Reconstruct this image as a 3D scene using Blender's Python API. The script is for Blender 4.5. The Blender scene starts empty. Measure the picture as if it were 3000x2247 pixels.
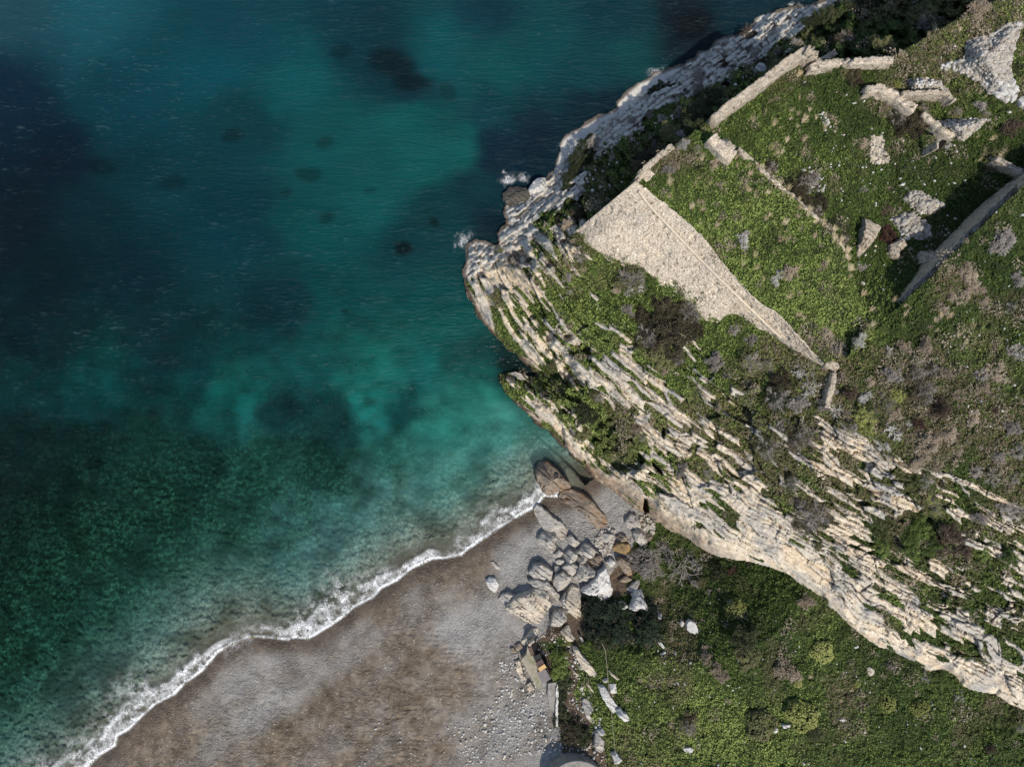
import bpy, math, random
import numpy as np
from mathutils import Vector, Matrix
rng = np.random.default_rng(7); random.seed(7)
SC = bpy.context.scene; COL = SC.collection
# ------------------------------------------------------------------ camera, light, exposure
H = 80.0                                        # drone height above the sea, metres
cam = bpy.data.cameras.new('camera'); camo = bpy.data.objects.new('camera', cam); COL.objects.link(camo)
cam.sensor_width = 36; cam.lens = 24; cam.clip_end = 5000; camo.location = (0, 0, H); SC.camera = camo
SUN_EL, SUN_AZ = math.radians(57), math.radians(158)      # azimuth clockwise from north (+Y)
sd = Vector((math.sin(SUN_AZ)*math.cos(SUN_EL), math.cos(SUN_AZ)*math.cos(SUN_EL), math.sin(SUN_EL)))
W = bpy.data.worlds.new('World'); SC.world = W; W.use_nodes = True
wn = W.node_tree; bg = wn.nodes['Background']; sky = wn.nodes.new('ShaderNodeTexSky')
sky.sky_type = 'NISHITA'; sky.sun_disc = False; sky.sun_elevation = SUN_EL; sky.sun_rotation = SUN_AZ
wn.links.new(sky.outputs[0], bg.inputs[0]); bg.inputs[1].default_value = 0.115
sl = bpy.data.lights.new('sun', 'SUN'); sl.energy = 3.3; sl.angle = math.radians(.6); sl.color = (1, .93, .82)
so = bpy.data.objects.new('sun', sl); COL.objects.link(so); so.rotation_euler = sd.to_track_quat('Z', 'Y').to_euler(); so.location = sd*200
SC.view_settings.view_transform = 'Standard'; SC.view_settings.look = 'None'; SC.view_settings.exposure = 0.35
SC.cycles.max_bounces = 5; SC.cycles.transparent_max_bounces = 12

def P(px, py, z):                               # survey pixel of the photograph -> the place's own metres, at a height
    s = 0.0005*(H-z)
    return (px-1500)*s, (1123.5-py)*s, z
def C(ox, oy, s, pts): return [(ox+x*s, oy+y*s) for x, y in pts]
# ------------------------------------------------------------------ noise
def hsh(ix, iy, seed):
    h = (ix.astype(np.int64)*374761393 + iy.astype(np.int64)*668265263 + seed*1442695041) & 0xffffffff
    h = ((h ^ (h >> 13))*1274126177) & 0xffffffff
    h = ((h ^ (h >> 16))*2246822519) & 0xffffffff
    return ((h ^ (h >> 15)) & 0xffffff)/float(0xffffff)
def vn(x, y, seed=0):
    ix = np.floor(x); iy = np.floor(y); fx = x-ix; fy = y-iy
    fx = fx*fx*(3-2*fx); fy = fy*fy*(3-2*fy)
    a = hsh(ix, iy, seed); b = hsh(ix+1, iy, seed); c = hsh(ix, iy+1, seed); d = hsh(ix+1, iy+1, seed)
    return (a+(b-a)*fx)*(1-fy)+(c+(d-c)*fx)*fy
def fbm(x, y, seed=0, o=4, g=.5):
    r = 0; a = 1; t = 0
    for i in range(o):
        r = r+a*vn(x*2**i+17.3*i, y*2**i-9.1*i, seed+i); t += a; a *= g
    return r/t*2-1
def worley(x, y, seed=0):
    ix = np.floor(x); iy = np.floor(y)
    f1 = np.full(x.shape, 9.); f2 = np.full(x.shape, 9.); ox = np.zeros(x.shape); oy = np.zeros(x.shape); r = np.zeros(x.shape)
    for dx in (-1, 0, 1):
        for dy in (-1, 0, 1):
            cx = ix+dx; cy = iy+dy
            ex = x-(cx+hsh(cx, cy, seed)); ey = y-(cy+hsh(cx, cy, seed+1))
            d = ex*ex+ey*ey; m = d < f1
            f2 = np.where(m, f1, np.minimum(f2, d)); f1 = np.where(m, d, f1)
            ox = np.where(m, ex, ox); oy = np.where(m, ey, oy); r = np.where(m, hsh(cx, cy, seed+2), r)
    return np.sqrt(f1), np.sqrt(f2), ox, oy, r
def bricks(u, v, seed, jit=.7):
    b = np.floor(v); fv = v-b; uu = u+hsh(b, b*0, seed)*17.; i = np.floor(uu); t = uu-i
    l = jit*hsh(i, b, seed+1); l2 = 1+jit*hsh(i+1, b, seed+1); l0 = -1+jit*hsh(i-1, b, seed+1)
    lf = t < l; c = np.where(lf, i-1, i); a0 = np.where(lf, l0, l); a1 = np.where(lf, l, l2)
    return hsh(c, b, seed+2), (t-(a0+a1)/2), fv-.5, np.minimum(t-a0, a1-t), np.minimum(fv, 1-fv)
def ss(a, b, x):
    t = np.clip((x-a)/(b-a), 0, 1); return t*t*(3-2*t)
def pip(poly, x, y):
    m = np.zeros(x.shape, bool); n = len(poly)
    for i in range(n):
        x1, y1 = poly[i]; x2, y2 = poly[(i+1) % n]
        if y1 == y2: continue
        m ^= ((y1 > y) != (y2 > y)) & (x < (x2-x1)*(y-y1)/(y2-y1)+x1)
    return m
def dline(line, x, y):
    d = np.full(x.shape, 1e12)
    for (x1, y1), (x2, y2) in zip(line[:-1], line[1:]):
        vx, vy = x2-x1, y2-y1; t = np.clip(((x-x1)*vx+(y-y1)*vy)/(vx*vx+vy*vy+1e-9), 0, 1)
        d = np.minimum(d, (x-x1-t*vx)**2+(y-y1-t*vy)**2)
    return np.sqrt(d)
def tps(pts, x, y, lam=1e-3):                   # thin plate surface through spot heights
    p = np.array(pts, float); n = len(p); X = p[:, :2]/1000
    def U(r2): return np.where(r2 > 0, .5*r2*np.log(r2+1e-12), 0)
    A = np.zeros((n+3, n+3)); A[:n, :n] = U(((X[:, None]-X[None])**2).sum(-1))+lam*np.eye(n)
    A[:n, n] = 1; A[:n, n+1:] = X; A[n, :n] = 1; A[n+1:, :n] = X.T
    out = []
    for k in range(2, p.shape[1]):
        w = np.linalg.solve(A, np.r_[p[:, k], 0, 0, 0]); r = w[n]+w[n+1]*x/1000+w[n+2]*y/1000
        for i in range(n): r = r+w[i]*U((x/1000-X[i, 0])**2+(y/1000-X[i, 1])**2)
        out.append(r)
    return out
def gauss(pts, x, y, s):                        # smooth blend of spot values
    num = [0]*(len(pts[0])-2); den = 1e-9
    for p in pts:
        w = 1/((((x-p[0])**2+(y-p[1])**2)/(s*s))+.12)**2; den = den+w
        for k in range(len(num)): num[k] = num[k]+w*p[2+k]
    return [q/den for q in num]
# ------------------------------------------------------------------ survey lines (pixels of the 3000 x 2247 photograph)
NW = [(3900,-700),(3000,-300),(2600,-90),(2480,-25),(2400,3),(2330,16),(2281,30),(2248,35),(2215,43),(2207,62),(2186,87),(2161,98),(2126,105),(2099,114),(2074,144),(2044,149),(2034,171),(2009,179),(2004,190),(1966,193),(1941,206),(1917,204),(1903,225),(1865,242),(1835,266),(1816,288),(1800,301),(1804,319),(1749,339),(1695,373),(1648,400),(1635,422),(1635,447),(1624,480),(1613,505),(1602,523),(1580,520),(1559,534),(1553,556),(1526,545),(1501,548),(1472,567),(1475,592),(1473,621),(1483,654),(1454,686),(1457,715),(1425,708),(1392,697),(1367,715)]
SWC = [(1367,715),(1363,762),(1356,798),(1363,842),(1377,878),(1399,922),(1417,954),(1464,1000),(1481,1016),(1525,1054),(1552,1081),(1571,1095),(1563,1105),(1541,1098),(1520,1092),(1495,1092),(1460,1095),(1462,1117),(1481,1152),(1498,1177),(1528,1200),(1563,1236),(1604,1263),(1636,1296),(1672,1329),(1699,1356),(1737,1402)]
SHORE = [(1737,1402),(1690,1440),(1640,1455),(1594,1452),(1575,1479),(1524,1509),(1472,1539),(1418,1577),(1377,1604),(1352,1625),(1310,1634),(1265,1637),(1207,1664),(1167,1697),(1117,1722),(1095,1748),(1040,1777),(1011,1802),(964,1835),(903,1871),(867,1867),(845,1874),(772,1867),(736,1864),(688,1882),(637,1911),(594,1962),(536,2006),(514,2031),(453,2064),(417,2096),(377,2136),(344,2154),(337,2183),(290,2212),(255,2247),(190,2290),(60,2400),(-200,2540),(-900,2900)]
LINE = [(1737,1402),(1780,1424),(1825,1460),(1855,1487),(1885,1500),(1916,1526),(1976,1558),(2017,1580),(2052,1607),(2101,1632),(2144,1637),(2202,1647),(2259,1665),(2296,1675),(2344,1708),(2400,1745),(2480,1821),(2509,1849),(2551,1877),(2575,1894),(2622,1910),(2684,1944),(2726,1970),(2764,1962),(2802,1981),(2816,2005),(2863,2024),(2915,2033),(2967,2067),(3000,2076),(3900,2560)]
SEA = NW+SWC[1:]+SHORE[1:]+[(-900,-900),(3900,-900)]
LOW = LINE+[(3900,3200),(-900,3200)]+SHORE[::-1][:-1]
TOPE = [(1859,534),(1900,562),(1962,613),(2009,649),(2047,687),(2085,730),(2109,766),(2172,837),(2226,891),(2267,913),(2307,948),(2345,994),(2373,1027),(2413,1065)]
FOOT = [(1660,700),(1700,722),(1750,750),(1812,797),(1870,830),(1924,859),(1990,905),(2063,945),(2100,950),(2122,930),(2155,925),(2199,953),(2253,986),(2294,1014),(2334,1034),(2373,1057),(2410,1076)]
TEDGE = [(2110,400),(2166,434),(2210,475),(2231,497),(2264,529),(2307,562),(2375,622),(2427,670),(2468,722),(2481,757),(2500,820)]
RWT = [(3900,-150),(3300,320),(3000,540),(2970,570),(2916,618),(2875,662),(2845,689),(2807,730),(2772,757),(2726,811),(2672,860),(2639,895)]
YARD = [(1859,534),(1910,472),(1975,425),(2020,395),(2074,352),(2137,305),(2207,250),(2278,193),(2360,139),(2400,168),(2460,182),(2620,160),(2800,60),(3900,-500)]+RWT+[(2560,960),(2480,1050),(2413,1065)]+TOPE[::-1][1:-1]
TERR = [(1859,534),(1975,425),(2040,380)]+TEDGE+[(2540,950),(2480,1050),(2413,1065)]+TOPE[::-1][1:-1]
# ------------------------------------------------------------------ height field, sampled every 3 px (about 0.11 m)
ST = 3
gx = np.arange(-170, 3560, ST, float); gy = np.arange(-400, 2660, ST, float)
GX, GY = np.meshgrid(gx, gy)
cgx, cgy = np.meshgrid(gx[::4], gy[::4])
def up(a):
    n, m = GX.shape; i = np.arange(n)/4.; j = np.arange(m)/4.
    i0 = np.minimum(i.astype(int), a.shape[0]-2); j0 = np.minimum(j.astype(int), a.shape[1]-2)
    fi = (i-i0)[:, None]; fj = (j-j0)[None]
    A = a[i0][:, j0]; B = a[i0][:, j0+1]; Cc = a[i0+1][:, j0]; D = a[i0+1][:, j0+1]
    return (A*(1-fj)+B*fj)*(1-fi)+(Cc*(1-fj)+D*fj)*fi
def field(fn, *a): return up(fn(*a, cgx, cgy)[0])
ZHp = [(1430,760,3.2),(1500,850,5.5),(1560,760,6.5),(1620,720,9.5),(1665,705,11),(1560,950,6),(1650,900,9.5),(1800,830,12),(1900,900,12.5),(2060,960,13.5),(2200,980,15),(2330,1050,17.3),(2420,1090,19),
 (1600,1080,6),(1700,1180,7.5),(1650,1200,6),(1800,1100,10),(1900,1200,10.5),(1850,1350,8),(1950,1420,8.8),(2030,1500,9.5),(2100,1300,13),(2300,1300,17),(2200,1500,12.5),(2300,1600,12.5),(2450,1500,16.5),(2600,1400,20),(2500,1250,20.5),(2700,1300,22),(3000,1300,24),(2600,1700,15),(2800,1800,16),(3000,1900,17),(2900,1600,20),(3000,1500,22),(3000,1100,24.5),(2700,1100,22.5),(2800,950,23.5),(2500,1100,20.5),(2560,950,22),(3600,1200,27),(3600,1800,24),(3500,2200,20),
 (1640,560,2.5),(1700,500,3),(1700,600,6.5),(1800,500,8),(1850,460,9.5),(1950,385,11),(1850,380,5),(2050,310,11),(1950,300,4.2),(2150,225,10),(2300,155,13),(2250,100,3.5),(2400,60,8),(2500,100,14),(2450,30,5),(2600,40,11),(2800,50,18),(3000,30,22),(2700,100,18),(2400,120,13),(3500,-100,25),(3000,-150,14),(3000,700,24.5),(3500,600,28),(1760,600,9),(1820,540,9.5)]
ZYp = [(1900,560,20),(2000,500,20.3),(2200,300,19.5),(2400,250,20.5),(2600,300,21),(2500,500,19.5),(2400,560,19.5),(2700,600,19.5),(2600,800,20.3),(2800,400,21.5),(2900,200,22.5),(2850,550,20.5),(2700,780,20.3),(2560,900,21.5),(2620,860,21.3),(3500,-100,25),(3500,150,23),(2100,430,20),(2480,200,20)]
ZYp = [(a, b, c-(2.3 if (a < 2860 and 230 < b < 860) else 0)) for a, b, c in ZYp]
ZTp = [(1870,545,19.6),(2000,480,20.6),(2100,420,21),(2200,700,21.6),(2070,640,20.5),(2300,880,21.2),(2450,750,22.6),(2350,620,22.4),(2240,520,21.6),(2420,1040,20.9),(2500,930,21.6)]
ZLp = [(1300,1900,1.3),(1000,2200,2.0),(1500,1800,1.6),(1500,2200,2.6),(700,2200,1.2),(1650,1550,.9),(1800,1500,1.6),(1860,1560,2.6),(1880,1700,4),(1750,1800,3.3),(1640,1900,2.9),(1650,2100,3.4),(1750,2200,5),(1900,2000,5.5),(1900,1820,5),(2100,1700,7.5),(2400,1790,9),(2700,2010,10),(3000,2120,11),(2200,2100,8),(2600,2247,10),(3000,2247,11.5),(1900,2247,6.5),(3600,2500,13),(2000,2700,8),(1000,2700,3),(300,2500,.6),(-100,2700,.8)]
def cz(z): return z if np.ndim(z) == 0 and z < 8 else np.where(np.asarray(z) < 8, z, 8+(np.asarray(z)-8.)*.58)
for L_ in (ZHp, ZYp, ZTp): L_[:] = [(a, b, float(cz(c))) for a, b, c in L_]
ZH = field(tps, ZHp); ZY = field(tps, ZYp); ZT = field(tps, ZTp); ZL = field(tps, ZLp)
sc_ = .033
wx = GX*sc_; wy = GY*sc_
n1 = fbm(wx/.9, wy/.9, 3); n2 = fbm(wx/.9, wy/.9, 13)
qx = GX+9*n1; qy = GY+9*n2                        # ragged rock edges
dsh = dline(SHORE, GX, GY)
near_beach = ss(40, 5, up(dline(SHORE, cgx, cgy)))
qx2 = GX+(qx-GX)*(1-near_beach); qy2 = GY+(qy-GY)*(1-near_beach)
sea = pip(SEA, qx2, qy2)
dro = up(dline(NW+SWC, cgx, cgy)); dco = np.minimum(dline(NW+SWC, qx, qy), 1e9)
low = (pip(LOW, GX+5*n1*(1-near_beach), GY+5*n2*(1-near_beach)) | ((dsh < 60) & (GX < 1715))) & ~sea
low |= pip([(1560,1440),(1737,1402),(1760,1440),(1600,1500)], GX, GY) & ~sea
dln = dline(LINE, GX+5*n1, GY+5*n2)
yard = pip(YARD, GX+2*n1, GY+2*n2); terr = pip(TERR, GX+2.5*n1, GY+2.5*n2)
# strata direction
tx = np.array([-1000,1300,1500,1700,2000,2500,3000,4000.]); tt = np.array([1.25,1.2,.85,.7,.62,.54,.5,.48])
tanth = np.interp(gx, tx, tt); g = np.cumsum(tanth)*ST
TH = np.arctan(tanth)[None, :]+0*GX; ct, sn = np.cos(TH), np.sin(TH)
V = (GY-g[None, :])*ct; Uu = GX*1.22
V = V+16*fbm(wx/6, wy/6, 40, 3); 
# greenness of the rock slopes
Gp = [(1400,760,.05),(1450,850,.12),(1550,800,.3),(1500,780,.45),(1600,750,.5),(1530,920,.45),(1600,950,.6),(1700,900,.9),(1800,850,.95),(1850,900,.85),(1750,1000,.6),(1700,1050,.35),(1550,1020,.2),(1480,960,.1),(1600,1110,.8),(1650,1160,1.),(1750,1190,.95),(1800,1250,1.),(1750,1300,.85),(1840,1310,.95),(1660,1260,.4),(1600,1200,.15),(1700,1340,.05),(1800,1400,.1),(1700,1080,.1),(1780,1150,.15),(1850,1150,.1),(1900,1210,.1),(1950,1260,.35),(1850,1080,.5),(1950,1150,.6),(2050,1100,.65),(2000,1300,.35),(2100,1250,.6),(2150,1350,.4),(1950,1400,.3),(2000,1480,.08),(2100,1500,.1),(2180,1450,.1),(2200,1600,.0),(2300,1620,.06),(2400,1710,.08),(2250,1350,.75),(2350,1420,.65),(2450,1350,.4),(2500,1400,.4),(2550,1320,.2),(2480,1270,.15),(2600,1450,.35),(2700,1400,.7),(2800,1500,.35),(2700,1550,.95),(2600,1600,.5),(2500,1700,.2),(2600,1800,.12),(2550,1850,.02),(2700,1930,.03),(2850,2000,.03),(2800,1700,.65),(2900,1650,.75),(3000,1700,.5),(2800,1850,.2),(2900,1950,.12),(3000,1800,.3),(3000,1500,.3),(2900,1400,.85),(2650,1300,.7),(2300,1150,.95),(2500,1180,.95),(2700,1250,1.),(3000,1350,1.),(2900,1300,1.),(1700,500,1.),(1800,400,1.),(2000,300,1.),(2300,100,1.),(2600,60,1.),(1620,620,.6),(1560,640,.3),(1500,700,.1),(1580,600,.4)]
Gf = up(gauss(Gp, cgx, cgy, 70)[0])
nwland = ss(20, -20, up(cgx*0+(cgy-(700-(cgx-1560)*.62))))   # side of the headland facing the open sea
HILL = [(1660,705),(1800,800),(1960,880),(2060,1010),(2200,1110),(2380,1210),(2480,1245),(2640,1330),(2800,1400),(3000,1520),(3900,1950),(3900,-900),(2600,-900),(1859,534)]
dh = up(dline(HILL[:11], cgx, cgy)); hill = up(ss(-30, 30, np.where(pip(HILL, cgx, cgy), 1, -1)*dline(HILL[:11], cgx, cgy)))
strata = (1-hill)*np.where(low | yard, 0, 1)
zh0 = ZH.copy()
rampc = .22+.055*dro*(1+.4*n1)
zh0 = np.minimum(zh0, rampc+.3*n2)
lowZ = np.minimum(ZL, .04+.0065*dsh)
lowZ = np.where(dsh > 400, np.minimum(ZL, .04+.0065*400+.02*(dsh-400)), lowZ)
# cliff rising above the cliff line
zc = ZL+.15+.075*dln*(1+.25*n1)
zh0 = np.where(low, lowZ, np.where(dln < 400, np.minimum(zh0, np.where(GX > 1700, zc, 99)), zh0))
# blocky terraces
gzy, gzx = np.gradient(ZH, ST)
gu = gzx*ct+gzy*sn; gv = -gzx*sn+gzy*ct
gl = np.hypot(gu, gv); lim = np.minimum(1, .03/np.maximum(gl, 1e-6)); gu *= lim; gv *= lim
w1_ = fbm(wx/2.2, wy/2.2, 43, 3); w2_ = fbm(wx/2.2, wy/2.2, 47, 3)
wu = Uu+12*w1_+4*n1; wv = V+9*w2_+1.5*n2
wu = wu+70*fbm(wu/260, wv/45, 65, 2)
vv = wv/15+1.5*fbm(wv/55, wu/330, 61, 3)
rA, ou, ov, du, dv = bricks(wu/230, (wv+20*w1_)/50, 60)
rel = .35*(rA-.5)*2-1.0*(gu*ou*90+gv*ov*50); crk = ss(.05, .0, np.minimum(du*230, dv*50)/50)*.6
rB, ou, ov, duB, dvB = bricks(wu/52+.35*w1_, vv, 70)
rel += -.8*(gu*ou*20+gv*ov*16); eB = np.minimum(duB*52*1.3, dvB*14); crk += ss(3.0, 0, eB)*.16
rC, ou, ov, duC, dvC = bricks(wu/24+.4*n1, vv*2.1, 75)
rel += .12*(rC-.5); crk += ss(2, 0, np.minimum(duC*34, dvC*7))*.07
gcell = Gf*1.15+.09+.34*fbm(Uu/170, V/30, 115, 3)+.12*(rA-.5)
rockB = ss(-.06, .06, rB-gcell)                      # 1 = bare slab, 0 = ledge grown over
LEDGES = [[(2405,1262),(2418,1262),(2460,1290),(2520,1320),(2560,1340),(2590,1352),(2580,1362),(2530,1340),(2470,1315),(2420,1285)],[(2612,1338),(2625,1345),(2660,1372),(2672,1388),(2655,1382),(2630,1366)],[(2735,1380),(2790,1390),(2850,1415),(2925,1450),(2975,1475),(2990,1490),(2950,1482),(2880,1450),(2800,1410)],[(2286,1298),(2300,1300),(2360,1340),(2430,1370),(2480,1395),(2470,1405),(2400,1380),(2330,1345)],[(2525,1415),(2545,1410),(2600,1440),(2660,1465),(2700,1485),(2690,1500),(2620,1475),(2560,1450)],[(2440,1590),(2480,1595),(2540,1620),(2600,1650),(2590,1665),(2520,1640),(2450,1615)],[(2830,1570),(2900,1600),(3000,1650),(3060,1690),(3050,1700),(2960,1655),(2880,1620),(2820,1590)],[(2620,1650),(2680,1665),(2760,1710),(2800,1720),(2790,1735),(2700,1700),(2630,1670)],[(1850,1210),(1890,1225),(1960,1290),(2030,1330),(2020,1345),(1950,1310),(1880,1260)],[(1740,1085),(1790,1120),(1850,1190),(1840,1200),(1780,1150)],[(2130,1430),(2200,1455),(2290,1500),(2280,1520),(2200,1485),(2140,1455)]]
ledge = np.zeros(GX.shape)
for L_ in LEDGES: ledge = np.maximum(ledge, pip(L_, GX+5*n1, GY+5*n2)*1.)
rockB = np.maximum(rockB, ledge); strata = np.maximum(strata, ledge*.8)
slab_h = .25*ledge+(rockB-.5)*.34*ss(0, 5, eB)+.22*(rB-.5)
rel += slab_h
bald = ss(.05, .30, Gf+.12*w1_); rel *= .55+.45*bald; crk *= .55+.45*bald; rel += .16*fbm(wu/16, wv/6, 63, 4)
cid = rB
# isotropic blocks on the seaward rocks
u2 = (GX*.80-GY*.60)+8*w1_; v2 = (GX*.60+GY*.80)+8*w2_
r, ou, ov, du, dv = bricks(u2/32+.4*n1, v2/15+.5*w1_, 90); r2_, _, _, du2, dv2 = bricks(u2/15+.4*n1, v2/6+.3*n2, 95)
iso = (r-.5)*1.5+(r2_-.5)*.6-ss(3, 0, np.minimum(du*32, dv*15))*.5-ss(2, 0, np.minimum(du2*15, dv2*6))*.18
prom = ss(1620, 1500, GX)*ss(1120, 1000, GY)
shore_rock = np.where(low | yard, 0, 1)*ss(125, 85, dro+22*n1)
isoM = np.clip(nwland*shore_rock*ss(1150,1000,GY)+prom*0, 0, 1)
fine = .16*fbm(wx/.35, wy/.35, 21, 3)
Zs = zh0+strata*(1-isoM)*(rel-crk)+isoM*iso*ss(0, 18, dro)+np.where(low, 0, 1)*fine*(.25+.75*np.maximum(strata, isoM))
# smooth lower cliff face
face = np.where(low, 0, 1)*(GX > 1640)*ss(62, 30, dln+18*n1)
Zs = np.where(face > 0, Zs*(1-face)+(zh0+.5*rel-.3*crk+.35*fbm(wx/1.2, wy/1.2, 33, 5)+.14*fbm(wu/18, wv/5, 37, 3))*face, Zs)
bump_g = .35*fbm(wx/2.2, wy/2.2, 51, 4)+.16*fbm(wx/.5, wy/.5, 55, 3)
hillz = ZH+bump_g
zyard = ZY+bump_g*.9; zterr = ZT+bump_g*.7
Z = np.where(low, lowZ, Zs+hill*bump_g)
Z = np.where(yard & ~low & ~sea, np.where(terr, zterr, zyard), Z)
# meadow at the foot of the cliff / beach
BEACH = SHORE[1:-1]+[(-900,2900),(1640,3200),(1650,2247),(1640,2120),(1610,2010),(1570,1930),(1560,1890),(1620,1840),(1700,1750),(1790,1680),(1850,1610),(1880,1540),(1885,1500),(1855,1487),(1825,1460),(1780,1424),(1737,1402)]
beach = pip(BEACH, GX+4*n1, GY+4*n2) & low
meadow = low & ~beach
Z = np.where(meadow, Z+bump_g*ss(0, 200, GX-1650), Z)
rip = 1-np.abs(fbm(wx/.62+.5*n1, wy/.42+.5*n2, 77, 2))*2
bandy = fbm(GX*.8/260+GY*.5/260, (GY*.8-GX*-.55)/60, 81, 3)
ripm = ss(60, 130, dsh+50*bandy)*ss(-.35, .25, fbm(wx/5, wy/5, 85, 3)+.15)
Z = np.where(beach, Z+ripm*.11*rip+.02*fbm(wx/.2, wy/.2, 87, 2), Z)
# hollows: sea cave mouth, dark cleft, vegetated shelf
def carve(poly, depth, soft=6):
    global Z
    ins = pip(poly, GX, GY); d = dline(poly+[poly[0]], GX, GY)
    Z = np.where(ins, Z-depth*ss(0, soft, d), Z)
carve(C(1400,1000,.2716,[(1865,1290),(1900,1300),(1960,1360),(2000,1420),(1985,1450),(1930,1400),(1880,1340)]), 4, 4)
carve([(1885,1456),(1898,1462),(1903,1500),(1890,1505),(1883,1490)], 4, 3)
carve([(1525,1060),(1545,1075),(1566,1094),(1560,1100),(1540,1094),(1515,1075)], 1.2, 4)
carve([(1940,1245),(1952,1262),(1945,1290),(1935,1275)], 1.5, 4)
# rubble heaps stand a little proud
HEAP = C(2400,0,.2716,[(2180,240),(2209,280),(2120,450),(2060,700),(2080,880),(2130,960),(2100,1090),(2020,1100),(1830,1000),(1750,900),(1530,780),(1500,680),(1580,600),(1590,450),(1700,400),(1830,390),(1950,310),(2100,240)])
ROOFR = [(2740,358),(2790,350),(2835,348),(2902,350),(2862,380),(2824,413),(2795,400),(2760,378)]
PILEF = [(2666,559),(2700,560),(2767,602),(2740,625),(2693,627),(2644,580)]
PILEG = [(2606,640),(2640,625),(2677,621),(2726,667),(2730,690),(2700,702),(2644,689)]
PILEH = [(2549,397),(2585,400),(2590,440),(2607,460),(2603,480),(2550,478)]
PILEM = [(2654,240),(2700,226),(2755,240),(2775,263),(2670,266)]
def mound(poly, h, soft):
    global Z
    ins = pip(poly, GX, GY); d = dline(poly+[poly[0]], GX, GY)
    Z = np.where(ins, Z+h*ss(0, soft, d), Z)
mound(HEAP, 1.6, 60); mound(ROOFR, 2.2, 25); mound(PILEF, .5, 25); mound(PILEG, .5, 25); mound(PILEM, 1.2, 20)
# sea bed
dsea = np.minimum(dsh, dro)
cob = worley(GX/15+.5*n1, GY/13+.5*n2, 101)
bed = -.03-.012*dsh*ss(0, 1, dsh)
bed = np.maximum(bed, -9)+np.where(dsh > 60, (.22*(1-cob[0])+.3*(cob[4]-.5))*1, .02*n1)
bed = np.minimum(bed, -.03-np.minimum(dsh, 60)*.004)
bed = np.minimum(np.maximum(bed, -.3-.12*dro), bed) if False else bed
bed = np.maximum(np.where(dro < 30, np.minimum(bed, -.08*dro), bed), -9.5)
Z = np.where(sea, bed, np.where(low, np.maximum(Z, .03), np.maximum(Z, .1)))
X, Y, _ = P(GX, GY, Z)
def zat(px, py):
    j = np.clip((np.asarray(px)-gx[0])/ST, 0, len(gx)-2); i = np.clip((np.asarray(py)-gy[0])/ST, 0, len(gy)-2)
    i0 = np.floor(i).astype(int); j0 = np.floor(j).astype(int); fi = i-i0; fj = j-j0
    return (Z[i0, j0]*(1-fj)+Z[i0, j0+1]*fj)*(1-fi)+(Z[i0+1, j0]*(1-fj)+Z[i0+1, j0+1]*fj)*fi
# slope and ground cover
gy_, gx_ = np.gradient(Z, ST*.033)
slope = np.hypot(gx_, gy_)
Zsm = up(Z[::4, ::4])
conv = Z-Zsm
patch = fbm(wx/1.6, wy/1.6, 111, 4)
seam = fbm(Uu/70, V/11, 115, 3)
hill = hill*(1-ledge)
grs = 1-ss(.25, .6, rockB+.25*patch+.35*ss(.5, 1.3, slope)*(Gf < .8)+.18*seam-.25*(rC-.5))
grs = np.maximum(grs, ss(.45, .9, Gf*1.1+.5*seam+.3*patch-.3)*.9)
grs = grs*(1-ledge)
grs = np.where(face > .5, ss(.42, .62, .12+.6*seam+.5*Gf+.35*patch), grs)
grs = grs*(1-isoM*ss(.75, .45, Gf)*.95)
hg = ss(.1, -.3, np.minimum(slope, 1.2)*.28-.9+.4*patch)
grs = grs*(1-hill)+hill*np.clip(hg, 0, 1)
grs = np.where((nwland > .5) & ~yard, ss(72, 118, dro+30*n1+14*patch+62*ss(2300, 2440, GX)), grs)
grs = np.where(yard, 1, grs); grs = np.where(low, np.where(beach, 0, 1), grs)
dirt = [(1560,1890),(1620,1840),(1700,1750),(1790,1680),(1850,1610),(1900,1640),(1880,1720),(1790,1760),(1760,1830),(1700,1880),(1690,2000),(1730,2100),(1770,2200),(1790,2300),(1650,2300),(1640,2120),(1610,2010),(1570,1930)]
ddirt = pip(dirt, GX+8*n1, GY+8*n2)
grs = np.where(ddirt & meadow, .8*ss(.1, .4, patch), grs)
dirtm = np.where(low & meadow, ss(25, 0, dline(dirt+[dirt[0]], GX, GY)), 0); dirtm = np.where(ddirt, 1., dirtm*.5)
for pl in (HEAP, ROOFR, PILEF, PILEG, PILEM, PILEH): grs = np.where(pip(pl, GX, GY), 0, grs)
grs[sea] = 0
tone = np.clip(.5+.5*fbm(wx/7, wy/7, 121, 4)*1.3, 0, 1)         # broad colour drift
wet = np.where(beach, ss(75+25*bandy, 12, dsh), ss(15+8*n1, 5, dro)*(Z < 1.))
wet = np.clip(wet, 0, 1)
BP = [(1500,1680,1),(1450,1800,1),(1350,1850,.9),(1500,1880,.6),(1200,1780,.5),(1050,1850,.6),(1300,1740,.45),(900,1950,.6),(800,2000,.7),(700,2080,.7),(650,2150,.4),(1250,1950,.1),(1200,2080,.1),(1000,2100,.1),(1350,2000,.15),(1450,1990,.45),(1540,1930,.7),(1380,2150,.5),(1500,2150,.8),(1600,2150,.6),(1550,2240,.5),(1250,2200,.2),(850,2200,.1),(500,2150,.15),(1400,1650,.1),(1420,1700,.3),(1300,1680,.1),(1100,1770,.1),(1550,1600,.9),(1700,1520,1.),(1800,1500,1.),(1600,1500,.7),(1500,1590,.7),(1520,1850,.9)]
pebf = up(gauss(BP, cgx, cgy, 60)[0])
peb = np.where(beach, np.clip((pebf-.35)*1.5+.35+.45*bandy+.35*patch, 0, 1)*ss(15, 60, dsh), 0)
peb_old = np.where(beach, np.clip(ss(-.1, .45, bandy+.25*tone-.05)*ss(60, 120, dsh)+ss(1560,1640,GX)*ss(1800,1740,GY), 0, 1), 0)
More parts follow.
